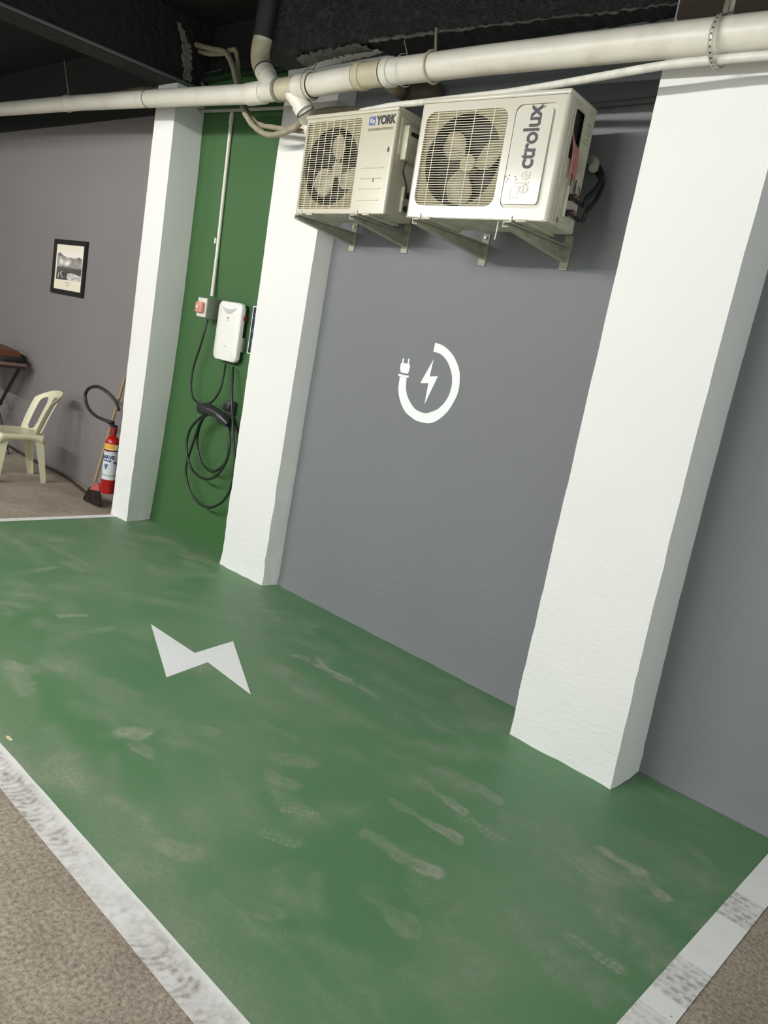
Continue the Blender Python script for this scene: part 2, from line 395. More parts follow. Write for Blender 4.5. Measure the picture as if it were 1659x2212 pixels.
# ---- pillars: each vertical edge traced by its own points (plaster is not quite plumb)
def edge(pix, floorpix, y, ztop=3.10):
    """(z, x) samples of a vertical edge lying in the plane y"""
    pts = []
    fz = at(*floorpix, z=0); pts.append((0.0, fz.x))
    for p in sorted((at(u, v, y=y) for (u, v) in pix), key=lambda q: q.z):
        pts.append((p.z, p.x))
    # smooth a little towards a straight line, then continue to the top
    z = np.array([p[0] for p in pts]); x = np.array([p[1] for p in pts])
    a = np.polyfit(z, x, 2 if len(z) > 3 else 1)
    return lambda q: float(np.polyval(a, min(q, z.max()+.15)))
def pillar(name, fl, fr, br, ffl, ffr, fbr, d, ztop=3.10, seed=0):
    yf0 = (at(*ffl, z=0).y + at(*ffr, z=0).y)/2; yf0 = .5*yf0 - .5*d
    e_fl, e_fr, e_br = edge(fl, ffl, -d), edge(fr, ffr, -d), edge(br, fbr, 0.0)
    nz = 70; nf = 12; ns = 7; b = MB(); rows = []
    for j in range(nz+1):
        z = ztop*j/nz
        k = max(0, 1-z/1.0)
        yf = -d*(1-k) + yf0*k
        row = []
        a, c, e = e_fl(z), e_fr(z), e_br(z)
        loop = [(a, .02)] + [(a, yf*s/ns) for s in range(1, ns)] + [(a+(c-a)*s/nf, yf) for s in range(nf+1)] + [(c+(e-c)*s/ns, yf*(1-s/ns)) for s in range(1, ns)] + [(e, .02)]
        L_ = len(loop)
        for i, (x, y) in enumerate(loop):
            q = Vector((x*6+seed, y*6, z*6)); q2 = Vector((x*22, y*22+seed, z*22))
            rough = .3+.9*max(0, 1-z/1.3)
            amp = .0045*rough
            corner = 1.6 if i in (ns, ns+nf) else 1.0
            dx = amp*corner*noise.noise(q)+amp*.7*noise.noise(q2); dy = amp*corner*noise.noise(q+Vector((9,9,9)))+amp*.7*noise.noise(q2+Vector((5,5,5)))
            if i in (0, L_-1): dy = 0
            flare = .010*max(0, 1-z/.045)*(.5+noise.noise(Vector((x*9, seed, y*9))))
            sx = -1 if i < ns else (1 if i > ns+nf else 0); sy = -1 if ns <= i <= ns+nf else 0
            row.append((x+dx+sx*flare, y+dy+sy*flare, z))
        rows.append(row)
    n = len(rows[0]); vs = [p for r in rows for p in r]
    fs = [(j*n+i, j*n+i+1, (j+1)*n+i+1, (j+1)*n+i) for j in range(nz) for i in range(n-1)]
    fs.append(tuple(range(nz*n, nz*n+n)))
    b.add(vs, fs)
    o = struct(b.build(name, M_WHITE, smooth=50)); return o
P1 = pillar('pillar', [(319.3,400),(285.4,700),(336,240)], [(361.4,400),(327.5,700),(378,240)], [(424.4,400),(389,700),(441,247)], (241,1110), (275,1127), (338,1120), PX['d1'], seed=1)
P2 = pillar('pillar', [(579,480),(554.5,662),(541.4,760)], [(681,520),(640,800)], [(718.6,520),(678,800)], (478,1218), (567,1264.6), (597,1263), PX['d2'], seed=2)
P3 = pillar('pillar', [(1432,152),(1122,1480)], [(1659,363),(1567,700),(1489.5,1000),(1400,1360)], [(1659,578),(1627,700),(1543,1000),(1442.5,1400)], (1097.5,1590.6), (1324,1703), (1381,1664), PX['d3'], seed=3)

# ---- beams (black)
struct(MB().box((-5.43, -4.0, 3.10), (-5.19, .02, CEIL), bev=.006).build('beam', M_BLACKCEIL, smooth=0))
# downstand beam behind the viewer: its shade keeps the top of the wall dark
struct(MB().box((X0, -4.30, 3.201), (X1, -4.02, CEIL), bev=.006).build('beam', M_BLACKCEIL, smooth=0))
def rough_beam(name, x0, x1, yf0, yf1, zb, m, amp=.012, zt=CEIL, yb=0.02, n=90, seed=0, bb=None):
    b = MB(); vs = []; prof = 8
    for i in range(n+1):
        x = x0+(x1-x0)*i/n; yf = yf0+(yf1-yf0)*i/n
        yb_ = yb if bb is None else bb(x)
        for (y, z, a) in ((yb, zt, 0), (yb, zb, 0), (yb_+.001, zb, .2), (yb_, zb-.004, 1), ((yf+yb_)/2, zb-.004, .6), (yf+.01, zb, 1), (yf, zb+.012, 1), (yf-.002, zb+.05, .5), (yf, zt, 0)):
            q = Vector((x*14+seed, y*14, z*14))
            vs.append((x, y+a*amp*noise.noise(q), z+a*amp*noise.noise(q+Vector((3,8,2))) + (a*amp*.7*noise.noise(q*3))))
    k = 9
    fs = [(i*k+j, i*k+j+1, (i+1)*k+j+1, (i+1)*k+j) for i in range(n) for j in range(k-1)]
    fs += [tuple(range(k)), tuple(n*k+j for j in range(k-1, -1, -1))]
    b.add(vs, fs); return struct(b.build(name, m, smooth=50))
rough_beam('beam', -4.12, -1.62, -.40, -.235, 3.10, M_CRUST, amp=.014, bb=lambda x: -.19+.05*(x+3.3)/1.3)
rough_beam('beam', -1.62, X1, -.31, -.31, 3.0, M_RAW, amp=.02, seed=5, n=60)
struct(MB().box((-3.28, -.125, 3.082), (-1.62, .02, 3.10)).build('trim_10', M_GRAY, smooth=0))
struct(MB().box((-4.10, -.17, 3.082), (-3.28, .02, 3.10)).build('trim_11', M_WHITE, smooth=0))
# pale strip of plaster on the soffit edge above pillar two, dusty front arris
def ragged(name, pts_lo, pts_hi, m, thick=.012, jag=.012, n=60, seed=0):
    """ragged crust between two 3-D polylines"""
    def samp(P, t):
        f = t*(len(P)-1); i = min(int(f), len(P)-2); return Vector(P[i]).lerp(Vector(P[i+1]), f-i)
    b = MB(); vs = []
    for i in range(n+1):
        t = i/n; a, c = samp(pts_lo, t), samp(pts_hi, t); d = (c-a)
        for k in range(5):
            s = k/4; p = a.lerp(c, s)
            e = jag*(abs(s-.5)*2)**1
            q = p*40+Vector((seed, 0, 0))
            p = p + Vector((noise.noise(q), noise.noise(q+Vector((7,0,0)))*1.0, noise.noise(q+Vector((0,9,0)))))*e + Vector((0, -thick*math.sin(math.pi*s), -thick*.5*math.sin(math.pi*s)))
            p += Vector((0, 1, 0))*thick*.5*noise.noise(q*1.9)
            vs.append(p)
    fs = [(i*5+k, i*5+k+1, (i+1)*5+k+1, (i+1)*5+k) for i in range(n) for k in range(4)]
    b.add(vs, fs); return struct(b.build(name, m, smooth=60, recalc=False))
ragged('trim_1', [at(662,146,z=3.08), at(700,130,z=3.08), at(740,122,z=3.08), at(790,113,z=3.08), at(815,108,z=3.08)], [at(640,124,z=3.085), at(680,112,z=3.085), at(720,103,z=3.085), at(775,94,z=3.085), at(790,102,z=3.085)], M_DUST, seed=3)
ragged('trim_2', [at(665,152,z=3.085), at(740,134,z=3.085), at(790,124,z=3.085), at(830,113,z=3.085)], [at(668,140,z=3.08), at(740,119,z=3.08), at(790,112,z=3.08), at(815,106,z=3.08)], M_WHITE, thick=.006, jag=.004, seed=4)
ragged('trim_3', [at(800,93,y=-.372), at(960,72,y=-.33), at(1150,46,y=-.30), at(1300,30,y=-.27), at(1480,8,y=-.245)], [at(800,84,y=-.374), at(960,64,y=-.332), at(1150,41,y=-.302), at(1300,25,y=-.272), at(1480,3,y=-.248)], M_DUST, thick=.010, jag=.010, n=160, seed=9)
# green painted ledge above the green bay and broken plaster beside the left beam
ragged('trim_4', [at(432,182,y=-.02), at(520,165,y=-.03), at(600,157,y=-.03), at(668,150,y=-.03)], [at(440,158,y=-.01), at(520,148,y=-.02), at(600,140,y=-.02), at(668,120,y=-.02)], M_GREENCRUST, thick=.05, jag=.008, seed=6)
ragged('trim_5', [at(436,160,y=-.03), at(480,153,y=-.03)], [at(440,157,y=-.03), at(480,150,y=-.03)], M_DUST, thick=.008, jag=.008, n=20, seed=8)
ragged('trim_6', [at(393,168,x=-5.185), at(394,125,x=-5.185), at(392,85,x=-5.185), at(385,45,x=-5.185)], [at(415,178,x=-5.18), at(413,120,x=-5.18), at(408,85,x=-5.18), at(389,50,x=-5.18)], M_DUST, thick=.016, jag=.022, n=40, seed=11)
ragged('trim_7', [at(418,186,y=-.05), at(450,188,y=-.05)], [at(420,150,y=-.03), at(440,170,y=-.03)], M_DUST, thick=.02, jag=.012, n=16, seed=12)
ragged('trim_8', [at(415,58,y=-.02), at(442,70,y=-.02)], [at(415,46,y=-.02), at(440,47,y=-.02)], M_DUST, thick=.02, jag=.015, n=16, seed=14)
ragged('trim_9', [at(240,203,y=-.03), at(300,196,y=-.03), at(365,190,y=-.03)], [at(240,198,y=-.02), at(300,188,y=-.02), at(365,186,y=-.02)], mat('brown_torn_edge', srgb(120,104,84), rough=.9, var=.4, vscale=30), thick=.012, jag=.012, n=40, seed=15)

# ---- green painted bay and lines on the floor
def cap(P, a, b, w, soft=.5):
    """soft capsule mask on floor points P (n,2) between a and b"""
    a = np.array(a[:2]); b = np.array(b[:2]); d = b-a; L2 = max(d@d, 1e-9)
    t = np.clip(((P-a)@d)/L2, 0, 1); q = a+t[:, None]*d
    r = np.hypot(*(P-q).T)
    return np.clip((w-r)/(w*soft), 0, 1), t, r
rng = np.random.default_rng(3)
def nmask(P, s, seed=0):
    """cheap smooth value noise on a lattice"""
    g = np.random.default_rng(seed).random((256, 256)); q = P*s; i = np.floor(q).astype(int); f = q-i; f = f*f*(3-2*f)
    a = g[i[:,0] % 256, i[:,1] % 256]; b = g[(i[:,0]+1) % 256, i[:,1] % 256]; c = g[i[:,0] % 256, (i[:,1]+1) % 256]; d = g[(i[:,0]+1) % 256, (i[:,1]+1) % 256]
    return (a*(1-f[:,0])+b*f[:,0])*(1-f[:,1])+(c*(1-f[:,0])+d*f[:,0])*f[:,1]
def sheet(name, m, corners, z, step, dustfn, parent=None, wob=0.0):
    """thin painted sheet: quad corners (a,b,c,d), bilinear grid, 'dust' attribute; with a skirt down to the floor"""
    a, b, c, d = [np.array(p[:2]) for p in corners]
    nu = int(np.hypot(*(b-a))/step)+1; nv = max(2, int(np.hypot(*(d-a))/step)+1)
    U, V = np.meshgrid(np.linspace(0, 1, nu+1), np.linspace(0, 1, nv+1))
    P = (a*(1-U[...,None])+b*U[...,None])*(1-V[...,None]) + (d*(1-U[...,None])+c*U[...,None])*V[...,None]
    P = P.reshape(-1, 2)
    if wob:
        e = ((V.reshape(-1) == 0) | (V.reshape(-1) == 1)).astype(float)
        P = P + (np.stack([nmask(P, 9, 5), nmask(P, 9, 6)], 1)-.5)*wob*e[:, None]
    n = len(P); co = np.concatenate([P, np.full((n, 1), z)], 1)
    idx = np.arange(n).reshape(nv+1, nu+1)
    q = np.stack([idx[:-1,:-1], idx[:-1,1:], idx[1:,1:], idx[1:,:-1]], -1).reshape(-1, 4)
    me = bpy.data.meshes.new(name); me.vertices.add(n); me.vertices.foreach_set('co', co.ravel())
    me.loops.add(q.size); me.loops.foreach_set('vertex_index', q.ravel())
    me.polygons.add(len(q)); me.polygons.foreach_set('loop_start', np.arange(0, q.size, 4)); me.polygons.foreach_set('loop_total', np.full(len(q), 4))
    me.update(calc_edges=True)
    at_ = me.attributes.new('dust', 'FLOAT', 'POINT'); at_.data.foreach_set('value', np.clip(dustfn(P), 0, 1).astype(np.float32))
    me.materials.append(m)
    o = bpy.data.objects.new(name, me); COL.objects.link(o)
    if parent: o.parent = parent
    return o
fl = lambda u, v: at(u, v, z=0)
YS1, YS2, XR1, XR2 = -2.177, -2.283, -.541, -.436
XL1, XL2 = -5.362, -5.43

PRINTS = [  # (from px, to px, half width m, strength, kind)
    ((262,1585),(300,1590),.062,.75,0),((300,1610),(328,1625),.04,.65,1),((430,1575),(462,1582),.05,.55,1),((140,1333),(176,1330),.035,.55,0),
    ((150,1368),(236,1360),.035,.5,1),((25,1240),(110,1226),.035,.5,1),((0,1300),(60,1310),.05,.3,0),((20,1440),(70,1450),.06,.35,0),((100,1430),(140,1440),.07,.35,0),
    ((640,1415),(820,1505),.030,.55,2),((680,1425),(760,1470),.016,.95,2),((560,1480),(700,1520),.05,.18,0),((950,1660),(1085,1730),.030,.62,1),((900,1680),(1000,1755),.032,.7,1),((845,1730),(985,1810),.036,.7,1),
    ((1000,1765),(1072,1808),.04,.5,3),((620,1745),(675,1758),.045,.6,3),((580,1800),(632,1818),.040,.6,3),((790,1800),(860,1840),.04,.35,0),((860,1845),(942,1882),.042,.8,1),
    ((1305,1838),(1370,1875),.032,.7,0),((1370,1880),(1448,1948),.030,.8,1),((1480,1825),(1520,1855),.026,.75,1),((1170,1790),(1282,1895),.040,.4,1),((1240,2030),(1330,2085),.030,.75,3),
    ((800,1930),(880,2010),.035,.4,1),((900,1930),(960,2040),.04,.25,3),((540,1950),(575,1965),.05,.35,1),((350,1825),(420,1840),.05,.4,0),((390,1600),(470,1640),.04,.2,0),
    ((590,1680),(640,1700),.05,.4,0),((600,1640),(660,1650),.06,.3,0),((830,1620),(1010,1700),.05,.25,2),((560,1560),(640,1600),.04,.2,0),((1120,1780),(1400,2060),.10,.22,2),((1380,1900),(1520,1990),.12,.26,2),
    ((1330,1990),(1440,2100),.10,.22,2),((980,1560),(1000,1570),.03,.2,0),((90,1170),(200,1230),.03,.3,2),((380,1180),(460,1220),.03,.25,2),((160,1450),(330,1560),.10,.25,0),((250,1480),(300,1500),.05,.3,0),
    ((900,1850),(1040,2100),.07,.2,2),((1180,2060),(1320,2150),.10,.25,2),((1460,1700),(1600,1760),.04,.15,2),((1120,1640),(1300,1740),.06,.2,2),((60,1500),(20,1440),.06,.4,0)]
_r = np.random.default_rng(21)
SMUDGES = []
for _k in range(170):
    cx_ = _r.uniform(-5.3, -.6); cy_ = -_r.uniform(.12, 2.15)**1.0
    a_ = _r.uniform(-.7, .9); l_ = _r.uniform(.02, .16)
    SMUDGES.append(((cx_-l_*math.cos(a_), cy_-l_*math.sin(a_)), (cx_+l_*math.cos(a_), cy_+l_*math.sin(a_)), _r.uniform(.035, .11), _r.uniform(.12, .40)))
def green_dust(P0):
    n1, n2, n3, n4 = nmask(P0, 9, 61)-.5, nmask(P0, 9, 62)-.5, nmask(P0, 31, 63)-.5, nmask(P0, 31, 64)-.5
    P = P0 + np.stack([n1*.050+n3*.016, n2*.050+n4*.016], 1)
    D = .08 + .26*np.clip(nmask(P, 2.2, 1)*1.0+nmask(P, 6, 2)*.6+nmask(P, 17, 3)*.3-.75, 0, 1)
    far = np.clip((-P[:,0]-3.0)/2.5, 0, 1); D += .09*far
    for (A, B, wd, s) in SMUDGES:
        m, t, r = cap(P, A, B, wd, .9); D = D+m*s*(.4+.8*nmask(P, 23, 7))*(1+.6*far)*.75
    D = np.minimum(D, .62)
    for (a, b, wd, s, k) in PRINTS:
        A, B = np.array(fl(*a)[:2]), np.array(fl(*b)[:2]); Q = P if k != 3 else P0+.4*(P-P0)
        m, t, r = cap(Q, A, B, wd, .5)
        L_ = np.hypot(*(B-A))
        if k in (1, 3) and L_ > .12:         # sole: wide front, narrow waist, round heel
            prof = 1-.42*np.exp(-((t-.42)/.16)**2); m = np.clip((wd*prof-r)/(wd*.30), 0, 1)
        if k == 1: m = m*(.50+.5*np.clip(t*1.3, 0, 1))*(.55+.45*np.clip(r/wd*1.6-.2, 0, 1))
        if k == 2: m = m*(.3+1.1*nmask(P0, 28, 9))
        if k == 3:
            d = (B-A)/max(L_, 1e-6); q = Q-A; uu = q@d; vv = q@np.array([-d[1], d[0]])
            m = m*(.30+.75*((np.sin(uu*2*math.pi/.022) > -.25) & (np.sin(vv*2*math.pi/.026) > -.35)))
        D = np.maximum(D, D*.55+m*s*1.15*(.60+.7*nmask(P0, 34, 4)))
    # scuffed and dusty beside the front line, tyre rub
    ed = np.clip(1-(P[:,1]-YS1)/.30, 0, 1); D += .42*ed*(.25+nmask(P, 5, 12))
    # fresh darker paint patch
    m, t, r = cap(P, fl(690,1360), fl(748,1405), .05, .4); D *= 1-.95*np.clip(m*(.5+nmask(P, 15, 8)), 0, 1)
    m, t, r = cap(P, fl(1120,1650), fl(1600,1850), .30, .6); D *= 1-.5*m
    edge = np.clip(1-(-P[:,1])/.12, 0, 1); D *= 1-.5*edge
    # scratches along x
    s = nmask(P*np.array([2.0, 60.0]), 1, 15); D += .16*np.clip((s-.80)*6, 0, 1)*(nmask(P, 1.6, 16) > .45)
    return D
floor_ob = bpy.data.objects['floor']
gp = sheet('green_paint', M_GREENF, [(XL1, YS1), (XR1, YS1), (XR1, .0), (XL1, .0)], .0016, .0075, green_dust, parent=floor_ob)

def tyre_front(P):
    y = (P[:,1]-YS2)/(YS1-YS2)                     # 0 outer edge .. 1 inner edge
    D = .06+.16*nmask(P, 7, 21)*nmask(P, 31, 22)*2
    # scrubbed tyre arcs, one after another along the line
    x = P[:,0]; seg = np.floor(x*3.1+1.5*nmask(P, 1.5, 26)); ph = (seg*12.9898 % 1)*6
    arc = np.sin((x+.9*(y-.4)**2*.16)*2*math.pi/.026+ph+9*nmask(P, 9, 23)+3*nmask(P, 25, 29))
    on = np.clip((nmask(P*np.array([1., 3.]), 3.0, 24)-.30)*3, 0, 1)*np.clip((.86-y)*6, 0, 1)
    D += on*(.30+.30*(arc > .05))*(.15+1.3*nmask(P, 55, 25)*nmask(P, 17, 30)*2)
    near = np.clip((x+3.2)/1.6, 0, 1); D += .40*near*np.clip(nmask(P, 14, 27)*2-.5, 0, 1)*nmask(P, 60, 28)
    lo = np.clip((.93-y)/.05, 0, 1); return D*(.20+.80*lo)
def tyre_right(P):
    t = -P[:,1]; D = .02+.12*np.clip(nmask(P, 12, 31)+.5*nmask(P, 40, 34)-.75, 0, 1)
    for (v0, v1, s) in BANDS:
        inb = ((t > v0) & (t < v1)).astype(float)
        cell = (np.sin(t*2*math.pi/.030) > -.55) & (np.sin((P[:,0]+.4*np.floor(t/.030)*.03)*2*math.pi/.038+2*nmask(P, 9, 32)) > -.65)
        D += inb*s*(.42+.58*cell)*(.35+.9*nmask(P, 60, 33))*(.6+.6*nmask(P, 11, 35))
    return D
_b = [(1925,1998),(2063,2145),(2150,2185)]
BANDS = []
for (u0, v0, u1, v1, s) in ((1587,1925,1547,1972,.8), (1465,2063,1405,2131,.85), (1380,2160,1335,2212,.45)):
    p, q = -fl(u0, v0).y, -fl(u1, v1).y
    BANDS.append((min(p, q), max(p, q), s))
def clean(P): return .05+.10*nmask(P, 20, 41)
def line(nm, lab, corners, fn, step=.005):
    o = sheet(nm, M_LINE, corners, .0028, step, fn, wob=.003)
    return tag(o, lab, 'painted line', 'white lines round the green bay')
line('painted_line', 'long white floor line with swirling tyre marks, front edge of the green bay', [(XL2, YS2), (XR2, YS2), (XR2, YS1), (XL2, YS1)], tyre_front)
line('painted_line', 'short white floor line with brick-like tyre treads, right end of the green bay', [(XR1, YS1), (XR2, YS1), (XR2, .0), (XR1, .0)], tyre_right)
line('painted_line', 'clean thin white floor line meeting the far left pillar, left end of the green bay', [(XL2, YS1), (XL1, YS1), (XL1, -.225), (XL2, -.225)], clean)

zig = [(155,170),(715,540),(1205,388),(1430,1065),(885,655),(355,850)]
zp = [at(300+x/5.925, 1320+y/5.925, z=.0018) for x, y in zig]
tag(MB().prism(zp, (0, 0, .0016)).build('lightning_bolt_marking', M_MARK, smooth=0), 'white painted lightning bolt on the green bay floor', 'floor marking')

# ================================================================== WALL EMBLEM
em = thing('charging_emblem', 'white painted plug, curled cable and lightning bolt emblem on the grey wall', 'emblem', (at(925,830,y=0).x, 0, at(925,830,y=0).z))
def lg(pts):  # emblem outline, enlarged photo crop -> wall plane
    o = em.location
    return [at(820+x/7.541, 710+y/7.541, y=-.0035)-o for x, y in pts]
outer = [(905,228),(1010,265),(1110,335),(1200,440),(1265,570),(1300,700),(1305,820),(1290,980),(1240,1130),(1150,1290),(1050,1410),(930,1500),(840,1535),(760,1540),(600,1500),(520,1445),(430,1370),(370,1270),(325,1140),(305,1000),(315,880),(330,785)]
inner = [(877,375),(945,392),(1010,425),(1080,500),(1130,590),(1165,700),(1180,800),(1175,930),(1130,1080),(1060,1200),(960,1300),(860,1350),(750,1378),(660,1355),(580,1310),(510,1220),(455,1110),(430,1000),(430,900),(440,800)]
def resamp(P, n):
    P = smoothline([Vector(p) for p in P], 6); L = [0]
    for a, b in zip(P, P[1:]): L.append(L[-1]+(b-a).length)
    out = []
    for k in range(n):
        s = L[-1]*k/(n-1); i = max(j for j in range(len(L)) if L[j] <= s+1e-9); i = min(i, len(P)-2)
        f = (s-L[i])/max(L[i+1]-L[i], 1e-9); out.append(P[i].lerp(P[i+1], f))
    return out
O_ = lg([tuple(p) for p in resamp([Vector((x,y)).to_3d() for x,y in outer], 60)] if False else [(p.x, p.y) for p in resamp([Vector((x, y, 0)) for x, y in outer], 60)])
I_ = lg([(p.x, p.y) for p in resamp([Vector((x, y, 0)) for x, y in inner], 60)])
b = MB(); vs = O_ + I_ + [p+Vector((0,.0065,0)) for p in O_] + [p+Vector((0,.0065,0)) for p in I_]; n = 60
fs = []
for i in range(n-1): fs += [(i, i+1, n+i+1, n+i), (2*n+i, 2*n+i+1, i+1, i), (n+i, n+i+1, 3*n+i+1, 3*n+i)]
fs += [(0, n, 3*n, 2*n), (n-1, 2*n-1, 4*n-1, 3*n-1)]
b.add(vs, fs); b.build('cable_ring', M_MARK, em, smooth=0)
Y5 = (0, .0065, 0)
MB().prism(lg([(303,735),(478,768),(470,800),(440,797),(325,780),(303,765)]), Y5).build('cable_collar', M_MARK, em, smooth=0)
MB().prism(lg([(345,570),(362,555),(450,570),(480,575),(497,600),(480,690),(455,735),(345,712),(333,640)]), Y5).build('plug', M_MARK, em, smooth=0)
MB().prism(lg([(378,482),(400,485),(386,562),(365,558)]), Y5).build('plug_pin', M_MARK, em, smooth=0)
MB().prism(lg([(470,487),(488,492),(475,578),(452,572)]), Y5).build('plug_pin', M_MARK, em, smooth=0)
MB().prism(lg([(880,500),(815,778),(950,775),(728,1240),(795,888),(685,890),(665,880)]), Y5).build('bolt', M_MARK, em, smooth=0)

# ================================================================== AIR CONDITIONERS
def quarter(cx, cz, r, a0, a1, n, y):
    return [(cx+r*math.cos(math.radians(a0+(a1-a0)*i/n)), y, cz+r*math.sin(math.radians(a0+(a1-a0)*i/n))) for i in range(n+1)]
def circ(cx, cz, r, n, y, ph=0):
    return [(cx+r*math.cos(2*math.pi*i/n+ph), y, cz+r*math.sin(2*math.pi*i/n+ph)) for i in range(n)]
def ac_unit(name, label, loc, rot, W, D, H, m, style):
    t = thing(name, label, 'air conditioner', loc, rot, 'outdoor AC units on the wall')
    xs = W*(.645 if style == 'E' else .655)          # split between fan half and service half
    R = .016
    # casing: strip bent round the two front corners, open front; bottom and back
    prof = [(.03, 0)] ; prof = [(0, D)] + [(0, R)] + [(R-R*math.cos(a), R-R*math.sin(a)) for a in (math.pi/8, math.pi/4, 3*math.pi/8)] + [(R, 0)]
    prof2 = [(W-x, y) for x, y in reversed(prof)]
    b = MB()
    for P in (prof, prof2[:-1] + [(W, .035)] if style == 'E' else prof2):
        if style == 'E' and P is not prof: P = prof2[:5] + [(W, .03)]
        vs = [(x, y, z) for (x, y) in P for z in (0, H-.018)]
        b.add(vs, [(2*i, 2*i+2, 2*i+3, 2*i+1) for i in range(len(P)-1)])
    b.box((.002, D-.004, 0), (W-.002, D, H-.018)); b.box((.002, .012, 0), (W-.002, D-.002, .004))
    b.build('casing', m, t, smooth=30, recalc=False)
    # lid
    MB().box((-.003, -.004, H-.022), (W+.003, D+.004, H), bev=.007).build('lid', m, t)
    # front sheet, fan half with rounded opening
    zt, zb = H-.022, 0.0
    if style == 'E': hole = rrect(.036, xs-.012, .050, H-.058, .045, k=8)
    else: hole = rrect(.022, xs-.012, .022, H-.040, .012, k=8)
    out = fit_ring(hole, R, xs, zb, zt, 0)
    MB().ring(out, hole, (0, .010, 0)).build('front_frame', m, t, smooth=30)
    # plate with round hole just behind the wires
    hx0 = min(p[0] for p in hole); hx1 = max(p[0] for p in hole); hz0 = min(p[2] for p in hole); hz1 = max(p[2] for p in hole)
    cx = (hx0+hx1)/2 + (.004 if style == 'E' else .0); cz = (hz0+hz1)/2 - .004; r = min(hx1-hx0, hz1-hz0)/2*(.975 if style == 'E' else .985)
    ex = 1.0
    n = 48; c1 = [(cx+r*math.cos(2*math.pi*i/n), .014, cz+r*ex*math.sin(2*math.pi*i/n)) for i in range(n)]
    MB().ring(fit_ring(c1, hx0-.004, hx1+.004, hz0-.004, hz1+.004, .014), c1, (0, .003, 0)).build('grille_plate', M_BACKPL, t, smooth=30)
    # fan well
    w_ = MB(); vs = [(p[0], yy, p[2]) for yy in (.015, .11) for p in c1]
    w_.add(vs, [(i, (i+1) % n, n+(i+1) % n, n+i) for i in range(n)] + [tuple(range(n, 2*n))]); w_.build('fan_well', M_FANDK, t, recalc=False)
    # fan with blades
    f = MB().tube([(cx, .06, cz), (cx, .10, cz)], r*.20, n=20).build('fan', M_FAN, t)
    nb = 3
    for k in range(nb):
        a0 = 2*math.pi*k/nb + (.15 if style == 'E' else 1.5); q = MB(); vs = []; S = 10; T = 8
        for i in range(S+1):
            rr = r*(.17+.74*i/S); spread = (.22+.40*math.sin(math.pi*min(1, i/S*.9+.12)))
            for j in range(T+1):
                s = j/T-.5; ang = a0+s*2*spread*.95+.25*(i/S)
                vs.append((cx+rr*math.cos(ang), .066+.03*s+.006*math.cos(3*s), cz+rr*math.sin(ang)))
        q.add(vs, [(i*(T+1)+j, i*(T+1)+j+1, (i+1)*(T+1)+j+1, (i+1)*(T+1)+j) for i in range(S) for j in range(T)])
        o = q.build('fan_blade', M_FAN, f, smooth=60)
        sm = o.modifiers.new('thickness', 'SOLIDIFY'); sm.thickness = .003
    # wires
    g = MB(); nw = 38 if style == 'E' else 38
    for k in range(nw):
        z = hz0+.006+(hz1-hz0-.012)*k/(nw-1)
        edge_in = 0
        rr_ = .045 if style == 'E' else .01
        dz = min(z-hz0, hz1-z)
        if dz < rr_: edge_in = rr_-math.sqrt(max(0, rr_**2-(rr_-dz)**2))
        wv = [(hx0+edge_in+(hx1-hx0-2*edge_in)*i/16, -.0015+.0012*noise.noise(Vector((i*.7, k*.9, 1))), z+.0018*noise.noise(Vector((i*.55, k*.35, 4)))) for i in range(17)]
        g.tube(wv, .0017 if style == 'E' else .0015, n=4)
    for k in range(4 if style == 'E' else 7):
        nv = 4 if style == 'E' else 7
        x = hx0+(hx1-hx0)*(k+1-.3*(style == 'E'))/(nv+1-.6*(style == 'E'))
        g.tube([(x, -.0035, hz0), (x, -.0035, hz1)], .0018, n=5)
    gr = g.build('grille', M_GRILLE, t, smooth=0, kind='stuff')
    # service half
    if style == 'E':
        h2 = rrect(xs+.022, W-.042, .045, H-.050, .030, k=8)
        MB().ring(fit_ring(h2, xs, W-R, zb, zt, 0), h2, (0, .010, 0)).build('front_panel', m, t, smooth=30)
        MB().prism([(p[0], .008, p[2]) for p in h2], (0, .003, 0)).build('panel_groove', M_AC_GROOVE, t, smooth=0)
        ins = rrect(xs+.026, W-.062, .062, H-.068, .016, k=6)
        MB().prism([(p[0], -.001, p[2]) for p in ins], (0, .0095, 0)).build('raised_panel', M_AC_GLOSS, t, smooth=30)
    else:
        b = MB().box((xs, 0, zb), (W-R, .010, zt))
        b.build('front_panel', m, t, smooth=0)
        for k, zz in enumerate((.115, .165, .215, .060)):
            MB().box((xs+.028, -.003, zz), (W-.050, .001, zz+.006), bev=.0014, seg=1).build('pressed_rib', m, t)
    return t, xs, hx0, hx1

EH = .505
E_, exs, _, _ = ac_unit('air_conditioner', 'larger off-white outdoor AC unit on the right, vertical name panel, side cover missing', (-2.628, -.526, 2.217), (0, -.019, .086), .729, .247, EH, M_AC_E, 'E')
YH = .500
Y_, yxs, _, _ = ac_unit('air_conditioner', 'smaller cream outdoor AC unit with a blue square badge, partly before the middle pillar', (-3.555, -.414, 2.240), (0, -.026, .034), .655, .21, YH, M_AC_Y, 'Y')
